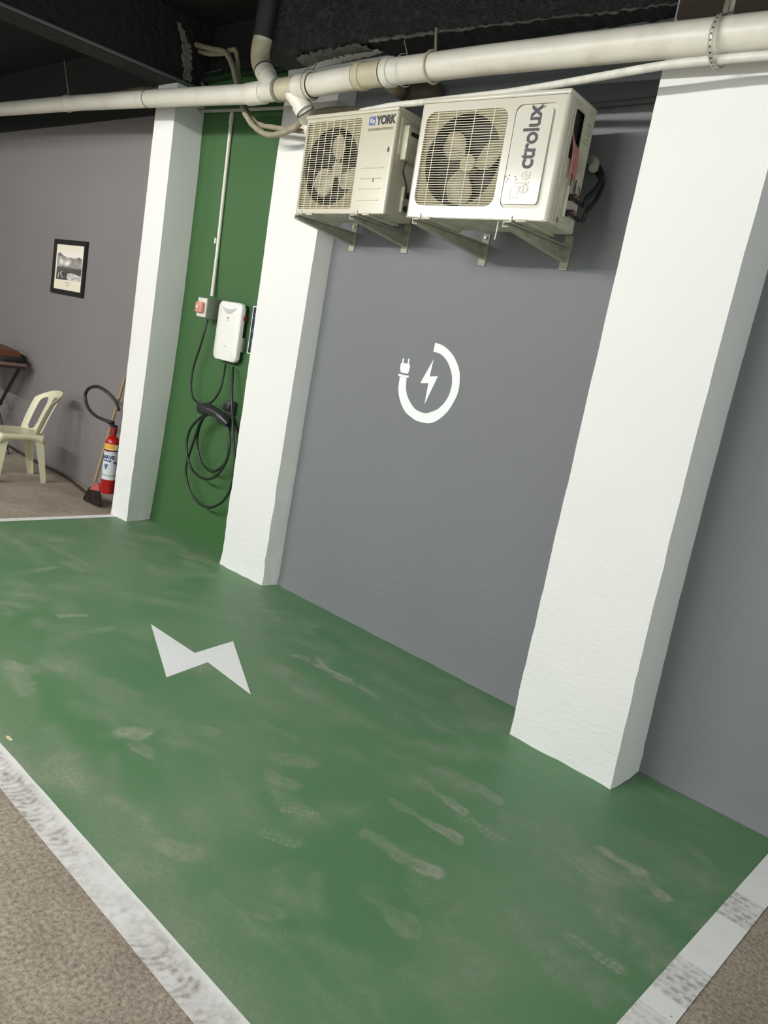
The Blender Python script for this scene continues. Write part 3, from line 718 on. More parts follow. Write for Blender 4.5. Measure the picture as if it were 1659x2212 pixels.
# --- lettering, large unit (reads upward)
def upM(x, z, y=-.0022):   # text baseline running up the panel, front face
    return Matrix.Translation((x, y, z)) @ Matrix(((0,-1,0,0),(0,0,-1,0),(1,0,0,0),(0,0,0,1)))
W_ = .729
text_mesh('ctrolux', 'name_lettering', M_INK, E_, .100, upM(W_-.114, .200), bold=.0020, sx=.90, sy=1.02, space=.94)
text_mesh('ele', 'faded_lettering', M_FADED, E_, .100, upM(W_-.114, .100), bold=.0004, sx=.86, sy=.98, space=.93, label='faded worn grey letters at the start of the name')
b = MB(); b.ring([(x, -.0016, z) for x, z in ((exs+.060,.085),(exs+.060,.135),(exs+.102,.135),(exs+.102,.085))], [(x, -.0016, z) for x, z in ((exs+.066,.091),(exs+.066,.129),(exs+.096,.129),(exs+.096,.091))], (0, .001, 0)); b.build('faded_logo_frame', M_FADED, E_, smooth=0)
for (x, z) in ((.035,.150),(.040,.162),(.030,.172),(.046,.176),(.075,.170),(.082,.160),(.130,.140),(.135,.175)):
    MB().lathe([(.0035, 0), (.003, .001)], n=7, M=Matrix.Translation((exs+x, -.0012, z)) @ Matrix.Rotation(math.pi/2, 4, 'X')).build('paint_chip', M_GREYINK, E_, smooth=0)
# --- lettering, small unit
WY = .655
def frM(x, z, y=-.0012): return Matrix.Translation((x, y, z)) @ Matrix.Rotation(math.pi/2, 4, 'X')
text_mesh('YORK', 'name_lettering', M_INK, Y_, .050, frM(yxs+.090, YH-.078), bold=.0022, sx=.93, sy=1.12, space=.95)
MB().box((yxs+.040, -.0020, YH-.080), (yxs+.080, .001, YH-.040)).build('badge', M_BLUE, Y_, smooth=0)
b = MB(); b.box((yxs+.048, -.0026, YH-.068), (yxs+.060, -.0016, YH-.048)); b.box((yxs+.064, -.0026, YH-.074), (yxs+.076, -.0016, YH-.056)); b.build('badge_mark', M_FADED, Y_, smooth=0)
text_mesh('BY JOHNSON CONTROLS', 'small_lettering', M_GREYINK, Y_, .0165, frM(yxs+.040, YH-.106), bold=.0003, sx=.86)
MB().lathe([(.006, 0), (.006, .002), (.004, .003)], n=12, M=Matrix.Translation((WY-.032, .001, .300)) @ Matrix.Rotation(math.pi/2, 4, 'X') @ Matrix.Diagonal((1, 2.2, 1, 1))).build('rubber_plug', M_BLACK, Y_)
MB().box((yxs+.120, -.002, .150), (yxs+.124, .001, .172)).build('scratch_mark', M_BLACK, Y_, smooth=0)

# --- right side of the large unit: plate with an opening, ribs, wires
b = MB()
rx = lambda o: [(W_, p[0], p[2]) for p in o]   # (y,z) outline onto the right side
hole = rrect(.075, .160, .265, .455, .006, k=3)
out = fit_ring(hole, .030, .247, 0, EH-.02, 0)
b.ring(rx(out), rx(hole), (-.006, 0, 0)); b.build('side_panel', M_AC_DIRTY, E_, smooth=20)
MB().box((W_-.10, .060, .255), (W_-.02, .185, .465)).build('dark_interior', M_BLACK, E_, smooth=0)  # black box added behind the opening, shade of the interior as colour
for yy in (.034, .044, .055):
    MB().box((W_-.001, yy, .01), (W_+.0045, yy+.005, EH-.026), bev=.0015, seg=1).build('side_rib', M_AC_E, E_)
random.seed(5)
for k in range(6):
    y0 = .085+.010*k; pts = [(W_-.015, y0, .40-.02*k), (W_+.008, y0+.004, .31), (W_+.014, y0+random.uniform(-.01,.012), .25-.012*k), (W_+.010, y0+.01, .19+.01*k)]
    MB().tube(smoothline(pts), .0035, n=6).build('wire', M_PINKWIRE, E_)
lp = [(W_+.008, .10, .30), (W_+.012, .115, .20), (W_+.012, .125, .135), (W_+.014, .150, .140), (W_+.012, .165, .20), (W_+.010, .172, .165), (W_+.012, .190, .125), (W_+.014, .215, .150), (W_+.010, .200, .185)]
MB().tube(smoothline(lp), .0022, n=6).build('wire', M_BLACK, E_)
# service valves and fin cover
def valves(t, W, D, z0):
    MB().box((W-.002, .105, z0+.01), (W+.016, .118, z0+.135), bev=.004).build('valve_guard', M_AC_E, t)
    for k, zz in enumerate((.035, .098)):
        v = MB().tube([(W-.002, .150, z0+zz), (W+.030, .150, z0+zz)], .014, n=14).build('valve', M_BLACKGL, t)
        MB().tube([(W+.010, .150, z0+zz), (W+.012, .178, z0+zz), (W+.006, D+.018, z0+zz-.004)], .008, n=8).build('valve_pipe', M_BLACK, v)
        MB().tube([(W+.028, .150, z0+zz), (W+.040, .150, z0+zz)], .009, n=6).build('valve_cap', mat('brass_red_cap', srgb(86,44,36), rough=.5), v)
valves(E_, W_, .247, .03)
for yy in (.050, .082): MB().box((W_-.001, yy, .012), (W_+.001, yy+.006, .035)).build('drain_slot', M_BLACK, E_, smooth=0)
# scribbled note on the side plate
b = MB()
for k in range(5):
    zz = .425-.018*k; b.tube(smoothline([(W_+.0008, .178+.010*i, zz+random.uniform(-.006,.006)) for i in range(6)]), .0008, n=4)
b.build('scribbled_note', M_GREYINK, E_, smooth=0, kind='stuff')
# right side of the small unit: cover box, cable, valves
MB().box((WY, .030, .285), (WY+.006, .200, .455), bev=.002).build('side_plate', M_AC_Y, Y_)
c = MB().box((WY+.004, .050, .265), (WY+.040, .155, .425), bev=.005).build('terminal_cover', M_AC_DIRTY, Y_)
MB().box((WY+.0395, .070, .380), (WY+.0415, .130, .400)).build('cover_slot', M_BLACK, c, smooth=0)
MB().tube(smoothline([(WY+.025, .08, .27), (WY+.018, .075, .22), (WY+.022, .11, .16), (WY+.014, .13, .11)]), .004, n=7).build('wire', M_BLACK, Y_)
valves(Y_, WY, .21, .02)
# feet rails and underside
for (t, W, D) in ((E_, W_, .247), (Y_, WY, .21)):
    for xx in (.10, W-.14):
        MB().box((xx, -.010, -.012), (xx+.05, D+.012, 0), bev=.002, seg=1).build('foot', M_AC_DIRTY, t)
    MB().box((.004, .004, -.003), (W-.004, D-.004, .003)).build('base_pan', M_AC_DIRTY, t, smooth=0)
MB().tube(smoothline([(.505, -.004, -.01), (.507, -.008, -.05), (.503, -.006, -.085)]), .0028, n=6).build('hanging_wire', M_CONDUIT, E_)

# brackets: tapered arm + wall leg; each one fixed on its own
def bracket(u0, label, t, lx, drop, D):
    Mx = t.matrix_basis if False else Matrix.Translation(t.location) @ t.rotation_euler.to_matrix().to_4x4()
    f = Mx @ Vector((lx, -.03, -.0125))
    r = thing('wall_bracket', label, 'bracket', (f.x, 0, f.z-.30), group='brackets under the AC units')
    L = -f.y; z1 = .30; x0 = -.018
    rise = 0.0
    # top flange
    MB().box((x0, -L, z1-.006), (x0+.036, -.001, z1)).build('arm', M_BRACKET, r, smooth=0)
    b = MB(); b.prism([(x0, -L, z1-.006), (x0, -L, z1-.020), (x0, -.006, z1-.006-drop), (x0, -.006, z1-.006)], (.004, 0, 0)); b.build('arm_web', M_BRACKET, r, smooth=0)
    b = MB(); b.prism([(x0, -L, z1-.020), (x0, -.006, z1-.006-drop), (x0, -.006, z1-.010-drop), (x0, -L, z1-.024)], (.030, 0, 0)); b.build('brace', M_BRACKET, r, smooth=0)
    MB().box((x0-.004, -.007, z1-.105), (x0+.040, -.0, z1+.05)).build('wall_leg', M_BRACKET, r, smooth=0)
    for zz in (z1+.03,):
        MB().tube([(x0+.018, -.007, zz), (x0+.018, -.016, zz)], .008, n=6).build('bolt', M_STRAP, r)
    MB().tube([(x0+.018, -L+.03, z1), (x0+.018, -L+.03, z1+.026)], .006, n=6).build('mounting_bolt', M_STRAP, r)
    return r
bracket(0, 'grey-green steel bracket under the left end of the large AC unit', E_, .085, .062, .247)
bracket(0, 'grey-green steel bracket under the right end of the large AC unit', E_, .560, .062, .247)
bracket(0, 'grey-green steel bracket under the left end of the small AC unit', Y_, .055, .062, .21)
bracket(0, 'grey-green steel bracket under the right end of the small AC unit', Y_, .470, .062, .21)

# black hoses and grey elbow behind the large unit
hb = thing('refrigerant_hose', 'tangled black hoses with a grey elbow behind the large AC unit', 'hose', at(1290,380,y=-.10))
def rel(o, pts): return [Vector(p)-o.location for p in pts]
EM = Matrix.Translation(E_.location) @ E_.rotation_euler.to_matrix().to_4x4()
pa = [EM @ Vector((.745, .285, .118)), at(1268,430,y=-.18), at(1290,405,y=-.13), at(1300,380,y=-.07), at(1292,360,y=-.03)]
MB().tube(rel(hb, smoothline(pa)), .012, n=8).build('hose', M_BLACK, hb)
pa = [EM @ Vector((.745, .285, .058)), at(1268,456,y=-.18), at(1288,430,y=-.12), at(1302,395,y=-.06), at(1288,372,y=-.02)]
MB().tube(rel(hb, smoothline(pa)), .010, n=8).build('hose', M_BLACK, hb)
pa = [at(1278,345,y=-.03), at(1284,352,y=-.06), at(1282,364,y=-.08)]
MB().tube(rel(hb, smoothline(pa)), .022, n=12).build('elbow', mat('grey_pvc', srgb(176,176,156), rough=.5, var=.1), hb)

# ================================================================== PIPES
PY = -.43
def pc(u, v, y=PY): return at(u, v, y=y)
pl = [pc(-260,252), pc(2,236), pc(165,222.5), pc(330,213), pc(545,203), pc(600,195), pc(660,187), pc(780,165), pc(850,155), pc(1050,130), pc(1403,92), pc(1659,67), pc(1900,42)]
dp = thing('drain_pipe', 'thick cream PVC drain pipe running the whole width under the ceiling', 'pipe', pc(600,195))
def seg(i, j, r, name='pipe_section', m=M_PVC, extra=None, n=28):
    MB().tube(rel(dp, pl[i:j+1] if extra is None else extra), r, n=n).build(name, m, dp)
RL, RR = .054, .060
def lerp_pt(i, f): return pl[i].lerp(pl[i+1], f)
seg(0, 4, RL)
seg(0, 0, RL, extra=[pl[4], pl[5], pl[6]])
seg(0, 0, RR-.002, extra=[pl[6], pl[7]])
seg(7, 8, RR, name='coupling', m=M_PVC_Y)
seg(8, 12, RR)
def collar(p, q, r, name='pipe_collar', m=M_PVC):
    p, q = Vector(p), Vector(q); d = (q-p)
    MB().tube(rel(dp, [p, p+d*.02, p+d*.98, q]), [r*.97, r, r, r*.97], n=28).build(name, m, dp)
dr = (pl[6]-pl[5]).normalized()
collar(pl[4]-dr*.035, pl[4]+dr*.11, RL+.006, 'pipe_fitting', M_PVC)          # body of the Y fitting
collar(pl[5]+dr*.005, pl[5]+dr*.030, RL+.0085, 'seal_ring', mat('grey_sealant', srgb(120,122,108), rough=.7))
collar(pl[5]+dr*.030, pl[6]-dr*.06, RL+.004, 'pipe_fitting', M_PVC_Y)
collar(pl[6]-dr*.055, pl[6]+dr*.06, RL+.010, 'pipe_collar')
collar(pl[6]+dr*.060, pl[6]+dr*.064, RL+.009, 'joint_line', M_SEAM)
d7 = (pl[8]-pl[7]).normalized()
collar(pl[7]-d7*.015, pl[7]+d7*.03, RR+.006, 'pipe_collar', M_PVC_Y)
collar(pl[7]-d7*.020, pl[7]-d7*.015, RR+.004, 'joint_line', M_SEAM)
collar(pl[8]-d7*.055, pl[8]-d7*.045, RR+.003, 'joint_line', M_SEAM)
collar(pl[8]-d7*.044, pl[8]+d7*.0, RR+.007, 'pipe_collar')
# vertical stack above the Y fitting
UP = [pc(596,215), pc(585,185), pc(572,158), pc(566,140), pc(565,118), pc(568,95), pc(575,60), pc(582,0)]
top = pc(582,0); up_end = Vector((top.x+.01, PY, CEIL))
MB().tube(rel(dp, [pc(598,198), pc(586,180), pc(574,160)]), .050, n=24).build('branch_pipe', M_PVC, dp)
MB().tube(rel(dp, [pc(577,166), pc(570,151)]), .056, n=24).build('pipe_collar', M_PVC, dp)
MB().tube(rel(dp, smoothline([pc(570,150), pc(564,138), pc(562,120), pc(565,98), pc(568,84)])), .054, n=24).build('pipe_elbow', M_PVC_Y, dp)
MB().tube(rel(dp, [pc(571,152.5), pc(570,150)]), .0575, n=24).build('joint_line', M_SEAM, dp)
MB().tube(rel(dp, [pc(567,92), pc(569,78)]), [.053, .054], n=24).build('pipe_elbow', M_PVC, dp)
MB().tube(rel(dp, [pc(568,84), pc(575,40), up_end]), .056, n=24).build('riser_pipe', M_PVC_DK, dp, label='upper riser painted black')
# descending branch behind the small unit
dn = [pc(632,200), pc(645,218,-.42), pc(658,238,-.40), pc(668,262,-.30), pc(690,330,-.24)]
MB().tube(rel(dp, dn), .046, n=24).build('branch_pipe', M_PVC, dp)
MB().tube(rel(dp, [pc(650,226,-.41), pc(659,241,-.395)]), .053, n=24).build('pipe_collar', M_PVC, dp)
MB().tube(rel(dp, [pc(659.5,242,-.393), pc(660.5,244,-.39)]), .0535, n=24).build('joint_line', M_SEAM, dp)
# second bend behind the pipe, its shade put into a darker PVC colour
bd = [pc(838,165,-.43), pc(848,180,-.36), pc(868,192,-.27), pc(900,197,-.17), pc(930,199,-.09), pc(945,199,.01)]
MB().tube(rel(dp, smoothline(bd)), .044, n=20).build('rear_bend', mat('shaded_pvc', srgb(120,110,92), rough=.5), dp)
MB().tube(rel(dp, [pc(866,191,-.28), pc(874,194,-.255)]), .050, n=20).build('joint_line', M_SEAM, dp)
# straps
def band(p, r, wdt, name, m, parent, top=None, n=28, th=.0015):
    """metal band round the pipe whose two ends run up to a point under the ceiling"""
    p = Vector(p); ax = Vector((1, 0, 0)); vs = []; path = []
    for i in range(n+1):
        a = math.radians(60+ (240+180)*0 + 0) if False else 0
    T = Vector(top)
    path = [T + Vector((0, .004, 0))]
    for i in range(n+1):
        a = math.radians(70 - 0) + (2*math.pi-math.radians(0))*0
        ang = math.radians(75) - math.radians(330)*i/n
        path.append(p + Vector((0, -math.cos(ang)*r*-1, math.sin(ang)*r)))
    path.append(T - Vector((0, .004, 0)))
    b = MB(); L = len(path)
    for q in path:
        for s in (-.5, .5): vs.append(q+ax*wdt*s)
    b.add([v-parent.location for v in vs], [(2*i, 2*i+2, 2*i+3, 2*i+1) for i in range(L-1)])
    o = b.build(name, m, parent, smooth=40, recalc=False); sm = o.modifiers.new('thickness', 'SOLIDIFY'); sm.thickness = th; return path
sp = pc(1560,77)
st = thing('pipe_strap', 'punched metal strap round the big pipe above the right pillar', 'strap', sp)
tp = pc(1577,-14); path = band(sp - Vector((0,0,.018)), RR+.024, .018, 'strap_band', M_STRAP, st, top=(tp.x, PY, CEIL))
b = MB()
for i in range(14):
    ang = math.radians(150-i*13); r_ = RR+.0255
    p = sp - Vector((0,0,.018)) + Vector((0, -abs(math.cos(0))*0, 0))
    a2 = math.radians(60) - math.radians(13*i)
    q = Vector((0, -math.cos(a2)*r_, math.sin(a2)*r_-.018)); nrm = Vector((0, -math.cos(a2), math.sin(a2)))
    b.tube([q-nrm*.001, q+nrm*.0012], .0032, n=8)
b.build('strap_hole', M_BLACK, st, smooth=0, kind='stuff')
MB().box((-.014, -.012, .072), (.016, .004, .080)).build('buckle', M_STRAP, st, smooth=0)
# light hangers further left
def hanger(u, v, ut, vt, label, r=.0022, m=M_STRAP, flat=False, loop=True, vis_r=RL+.004, yt=PY):
    p = pc(u, v); t_ = thing('pipe_hanger', label, 'hanger', p, group='hangers of the drain pipe')
    q = at(ut, vt, y=yt)
    pts = [Vector((0, vis_r*math.sin(a), vis_r*math.cos(a))) for a in [2*math.pi*i/20 for i in range(20)]]
    MB().tube(pts, r*.8, n=6, closed=True).build('loop', m, t_)
    MB().tube([Vector((0, 0, vis_r)), q-p], r, n=6).build('hanging_wire', m, t_)
    return t_
hanger(147,224,138,124, 'pale wire hanger holding the pipe at its far left end', r=.0035, m=M_CONDUIT, yt=-.012)
hanger(322,214,326,190, 'dark wire hanger round the pipe above the far left pillar', m=M_SEAM, yt=-.2)
hanger(935,145,942,62, 'yellowish strap hanger behind the pipe above the large unit', r=.0060, m=M_PVC_Y, vis_r=RR+.008, yt=-.345)
hanger(874,152,873,86, 'thin pale wire hanger just right of the pipe coupling', r=.0022, m=M_CONDUIT, vis_r=RR+.010, yt=-.345)
hanger(672,183,708,92, 'thin dark wire hanger above the Y fitting', r=.0018, m=M_SEAM, vis_r=RL+.020, yt=-.41)

# white conduit strapped under the pipe, dipping onto the AC units
wc = thing('white_conduit', 'slim white conduit sagging from the big pipe to the AC unit tops', 'conduit', pc(1300,163))
cpts = [at(1900,102,y=-.44), at(1659,120,y=-.44), at(1560,128,y=-.44), at(1460,138,y=-.45), at(1400,147,y=-.45), at(1300,165,y=-.43), at(1200,183,y=-.38), at(1100,199,y=-.34), at(1000,211,y=-.33), at(905,222,y=-.32), at(850,228,y=-.31), at(812,235,y=-.31), at(780,241,y=-.31)]
MB().tube(rel(wc, smoothline(cpts, 5)), .0155, n=14).build('conduit_tube', M_CONDUIT, wc)
# insulated refrigerant lines: from the hole at the beam, over the bay and round behind the small unit
il = thing('insulated_pipe', 'pair of taped insulated AC pipes looping under the drain pipe beside the green wall', 'pipe', at(520,170,y=-.30))
ia = [at(388,52,y=-.06), at(400,82,y=-.08), at(420,95,y=-.12), at(455,105,y=-.20), at(485,112,y=-.26), at(500,135,y=-.30), at(508,165,y=-.31), at(520,215,y=-.31), at(530,245,y=-.31), at(548,272,y=-.31), at(575,290,y=-.31), at(605,289,y=-.30), at(635,276,y=-.30), at(655,262,y=-.28), at(690,245,y=-.20), at(720,240,y=-.17), at(760,240,y=-.15)]
ib = [at(392,60,y=-.03), at(412,98,y=-.05), at(440,114,y=-.12), at(478,116,y=-.20), at(500,108,y=-.24), at(510,112,y=-.25), at(514,140,y=-.25), at(516,180,y=-.26), at(524,225,y=-.27), at(537,245,y=-.27), at(558,268,y=-.27), at(590,275,y=-.26), at(625,280,y=-.26), at(660,284,y=-.24), at(700,285,y=-.20)]
def taped(P, r, name):
    q = smoothline(P, 8); rs = [r*(1+.10*noise.noise(Vector((i*.45, r*100, 0)))+.05*math.sin(i*1.1)) for i in range(len(q))]
    MB().tube(rel(il, q), rs, n=12).build(name, M_INSUL, il)
taped(ia, .017, 'insulated_tube'); taped(ib, .015, 'insulated_tube')
# a third insulated tube lying behind the small unit
MB().tube(rel(il, smoothline([at(680,243,y=-.22), at(715,237,y=-.22), at(760,236,y=-.2), at(800,240,y=-.18)], 5)), .016, n=10).build('insulated_tube', M_INSUL, il)
# thin wall pipes along the top of two bays
tw_ = thing('wall_conduit', 'thin dull conduit across the top of the green wall', 'conduit', at(520,240,y=-.03))
MB().tube(rel(tw_, [at(422,232,y=-.06), at(434,240,y=-.035), at(520,237,y=-.03), at(655,231,y=-.03)]), .012, n=10).build('conduit_tube', mat('dull_conduit', srgb(150,150,140), rough=.5, var=.1), tw_)
tw2 = thing('wall_conduit', 'thin grey conduit high on the grey wall right of the large AC unit', 'conduit', at(1350,225,y=-.03))
MB().tube(rel(tw2, [at(1180,232,y=-.03), at(1290,227,y=-.03), at(1432,213,y=-.03)]), .012, n=10).build('conduit_tube', mat('dark_conduit', srgb(96,96,94), rough=.5, var=.1), tw2)
tw3 = thing('overhead_conduit', 'long thin dark conduit along the black beam above the far left pillar', 'conduit', (-5.175, -1.5, 3.112))
MB().tube([(-.005, -2.4, .0), (-.005, 1.48, .0)], .011, n=10).build('conduit_tube', mat('dark_grey_conduit', srgb(92,94,98), rough=.35, var=.1), tw3)

# vertical conduit in the green bay
vc = thing('electrical_conduit', 'thin white vertical conduit feeding the socket box on the green wall', 'conduit', at(480,450,y=-.012))
vp = [at(502,242,y=-.012), at(485,400,y=-.012), at(470,540,y=-.012), at(458,640,y=-.03)]
MB().tube(rel(vc, vp), .0125, n=12).build('conduit_tube', M_CONDUIT, vc)
MB().box(*[tuple(Vector(q)-vc.location) for q in (at(466,520,y=-.012)+Vector((-.012,-.006,-.02)), at(466,520,y=-.012)+Vector((.006,.012,.02)))], bev=.003).build('clip', M_CONDUIT, vc)
p0 = at(500,258,y=-.012)-vc.location
MB().tube([p0+Vector((0,0,.03)), p0-Vector((0,0,.03))], .016, n=12).build('coupling', M_CONDUIT, vc)

# ================================================================== SOCKET BOX and CHARGER
bx1 = at(447,665,y=-.12).x; bx0 = at(427,665,y=-.12).x; bz1 = at(447,643,y=-.12).z; bz0 = at(446,688,y=-.12).z
sb = thing('socket_box', 'grey plastic socket box with a reddish cover left of the charger', 'socket', ((bx0+bx1)/2, 0, (bz0+bz1)/2))
hw = (bx1-bx0)/2; hh = (bz1-bz0)/2
MB().box((-hw, -.115, -hh), (hw, -.0, hh), bev=.006).build('box_body', M_BOXGREY, sb)
MB().box((-hw+.002, -.128, -hh+.004), (hw-.002, -.114, hh-.004), bev=.006).build('box_cover', M_BOXWHITE, sb)
MB().box((-hw*.7, -.156, -hh*.55), (hw*.75, -.127, hh*.50), bev=.010).build('flap', M_PINK, sb)
MB().tube([(0, -.155, .0), (0, -.164, .0)], .012, n=14).build('knob', M_BOXWHITE, sb)
cx0 = at(466,700,y=-.068).x; cx1 = at(517,700,y=-.068).x
cz1 = (at(470,647,y=-.068).z+at(523,655,y=-.068).z)/2; cz0 = (at(460,777,y=-.068).z+at(511,783,y=-.068).z)/2
ch = thing('ev_charger', 'white rounded electric vehicle wall charger on the green wall', 'charger', ((cx0+cx1)/2, 0, (cz0+cz1)/2))
hw = (cx1-cx0)/2; hh = (cz1-cz0)/2
MB().box((-hw+.010, -.040, -hh+.010), (hw-.002, -.0, hh-.012), bev=.012).build('charger_body', M_BLACKGL, ch)
# bulged cover
b = MB(); vs = []; rings = [(1.0, -.030), (1.0, -.050), (.985, -.058), (.95, -.063), (.6, -.068), (.0, -.070)]
o = rrect(-hw, hw, -hh, hh, .040, k=8); n = len(o); YO = .072
for (s, y) in rings[:-1]:
    if s >= .95: ins = (1-s)*hw; vs += [(p[0]*(1-ins/hw), y, p[2]*(1-ins/hh)) for p in o]
    else: vs += [(p[0]*s, y, p[2]*s) for p in o]
fs = [(j*n+i, j*n+(i+1) % n, (j+1)*n+(i+1) % n, (j+1)*n+i) for j in range(len(rings)-2) for i in range(n)]
fs.append(tuple((len(rings)-2)*n+i for i in range(n))); b.add(vs, fs); b.build('charger_cover', M_CHARGER, ch, smooth=40)
# crescent scoop near the top, status light and small print
cr = [(-hw*.62+hw*1.24*i/12, -.1405+YO, hh*.80-.045*math.sin(math.pi*i/12)) for i in range(13)] + [(hw*.62-hw*1.24*i/12, -.1405+YO, hh*.80-.012*math.sin(math.pi*i/12)) for i in range(1, 12)]
cr = [(p[0], p[1], p[2]) for p in cr]
MB().prism([(x, -.1405+YO, z) for x, y, z in cr], (0, .006, 0)).build('crescent_grip', M_CHARG_GREY, ch, smooth=0)
MB().tube([(0, -.139+YO, hh*.45), (0, -.1435+YO, hh*.45)], .006, n=12).build('status_light', M_GREYINK, ch)
MB().box((-.012, -.1432+YO, hh*.36), (.012, -.139+YO, hh*.38)).build('small_print', M_FADED, ch, smooth=0)
MB().box((-.010, -.1432+YO, -hh*.52), (.010, -.139+YO, -hh*.49)).build('small_print', M_FADED, ch, smooth=0)
MB().box((hw-.006, -.040, hh*.44), (hw+.008, -.012, hh*.60), bev=.004).build('emergency_button', M_REDK, ch)
MB().box((hw-.006, -.030, -hh*.60), (hw+.012, -.004, -hh*.12), bev=.004).build('side_socket', M_BOXGREY, ch)
MB().box((-.02, -.036, -hh-.010), (.085, -.006, -hh+.014), bev=.004).build('cable_entry', M_BLACKGL, ch)

# plug and holster
ho = at(487,882,y=-.06)
hs = thing('cable_holster', 'dark grey holster on the green wall holding the charging plug', 'holster', (ho.x, 0, ho.z))
MB().box((-.035, -.050, -.045), (.050, -.0, .055), bev=.015).build('holster_body', mat('charcoal_plastic', srgb(66,60,58), rough=.5), hs)
MB().box((-.030, -.062, -.015), (.040, -.049, .030), bev=.005).build('holster_lip', M_BLACKGL, hs)
# cables
def Z6(x, y): return (380+x/7.541, 600+y/7.541)
def Z7(x, y): return (370+x/7.9, 840+y/7.9)
def cable(name, label, pix, r=.0085):
    P = [at(p[0], p[1], y=p[2]) for p in pix]
    t_ = thing(name, label, 'cable', P[len(P)//2])
    MB().tube(rel(t_, smoothline(P, 8)), r, n=10).build('cable_sheath', M_CABLE, t_)
    return t_
cable('power_cable', 'thin dark cable dropping in a U from the socket box to the charger', [(448,690,-.06),(447,697,-.06),(440,722,-.07),(432,750,-.07),(420,785,-.07),(414,815,-.07),(413,840,-.07),(416,857,-.07),(424,868,-.08),(436,875,-.09),(451,872,-.09),(464,861,-.08),(476,840,-.07),(482,815,-.06),(486,795,-.04),(487,788,-.03)], r=.0075)
c1 = [(504,794,-.03),(503,803,-.045),(501,840,-.07),(501,875,-.085),(503,912,-.085),(503.5,935,-.09),(504.5,954,-.09),(507,988,-.09),(506,1010,-.09),(504,1027,-.09),(498,1055,-.09),(484,1080,-.09),(466,1093,-.09),(448.5,1096,-.09),(431,1088,-.09),(413,1065,-.09),(403.5,1036,-.09),(401.6,1011,-.09),(407,988,-.09),(421,945,-.10),(431,916,-.11),(443,899,-.13),
      (455,893,-.13),(446,893,-.13),(434,901,-.12),(414,922,-.11),(405.4,944,-.11),(403,967,-.11),(405,987,-.11),(414,1013,-.11),(431,1030,-.11),(448.5,1035,-.11),(466,1028.6,-.11),(481,1011,-.11),(491.5,989,-.11),(496.6,960,-.11),(495,935,-.11),(489,914,-.11)]
c2 = [(497,905,-.08),(495,935,-.06),(493,960,-.07),(493,982,-.08),(484,1003,-.08),(466,1017,-.08),(451,1016,-.08),(436,999.5,-.08),(427,973,-.08),(426,948,-.08),(431,922,-.09),(441,901,-.11),(452,892,-.13)]
cc = cable('charging_cable', 'long black charging cable coiled in loops with its plug on the green wall', c1, r=.0088)
pb = MB().tube(rel(cc, [at(434,882,y=-.13), at(448,883,y=-.13), at(460,888,y=-.13), at(470,893,y=-.13)]), [.038, .042, .036, .030], n=16).build('plug', M_BLACKGL, cc)
MB().tube(rel(cc, [at(468,892,y=-.13), at(480,903,y=-.125), at(493,917,y=-.115)]), [.030, .034, .020], n=14).build('plug_handle', M_BLACKGL, cc)
MB().tube(rel(cc, smoothline([at(a, b_, y=c) for a, b_, c in c2], 8)), .0088, n=10).build('cable_sheath', M_CABLE, cc)
MB().tube(rel(cc, smoothline([at(a, b_, y=c) for a, b_, c in [(507,905,-.085),(509,917,-.06),(514,930,-.04),(516,950,-.03),(512,975,-.03),(508,1000,-.05)]], 6)), .0088, n=10).build('cable_sheath', M_CABLE, cc)

# navy sign between charger and pillar
sx0 = at(548,661,y=-.004).x; sz1 = at(548,661,y=-.004).z; sz0 = at(534,763,y=-.004).z; sx1 = -4.168
sg = thing('wall_sign', 'dark blue sign with a thin white border half hidden by the middle pillar', 'sign', (sx0, 0, sz0))
SW, SH = sx1-sx0, sz1-sz0
MB().box((0, -.004, 0), (SW, 0, SH)).build('sign_board', M_NAVY, sg, smooth=0)
MB().ring([(0,-.0055,0),(SW,-.0055,0),(SW,-.0055,SH),(0,-.0055,SH)], [(.006,-.0055,.006),(SW-.006,-.0055,.006),(SW-.006,-.0055,SH-.006),(.006,-.0055,SH-.006)], (0, .002, 0)).build('sign_border', M_MARK, sg, smooth=0)
for k, (zz, ln) in enumerate(((.82,.07),(.74,.05),(.50,.09),(.46,.06),(.30,.08),(.26,.05),(.10,.06))):
    MB().box((.022, -.0052, SH*zz), (.022+ln, -.003, SH*zz+.007)).build('faint_lettering', mat('blue_grey_print', srgb(96,106,136), rough=.4) if k == 0 else bpy.data.materials['blue_grey_print'], sg, smooth=0)

# ================================================================== PICTURE
a = at(118,517,y=-.015); c = at(180,643,y=-.015); a2 = at(187,521,y=-.015); c2_ = at(111,632,y=-.015)
px0 = (a.x+c2_.x)/2; px1 = (a2.x+c.x)/2; pz1 = (a.z+a2.z)/2; pz0 = (c.z+c2_.z)/2
pf = thing('framed_picture', 'black-framed black and white lake photograph on the left grey wall', 'picture', ((px0+px1)/2, 0, (pz0+pz1)/2), (0, 0, 0))
hw = (px1-px0)/2; hh = (pz1-pz0)/2; fw = .040
MB().ring([(-hw,-.022,-hh),(hw,-.022,-hh),(hw,-.022,hh),(-hw,-.022,hh)], [(-hw+fw,-.020,-hh+fw),(hw-fw,-.020,-hh+fw),(hw-fw,-.020,hh-fw),(-hw+fw,-.020,hh-fw)], (0, .020, 0)).build('frame', M_FRAME, pf, smooth=0)
MB().box((-hw+fw-.004, -.010, -hh+fw-.004), (hw-fw+.004, -.002, hh-fw+.004)).build('mount', mat('cream_paper', srgb(236,228,206), rough=.4, var=.01), pf, smooth=0)
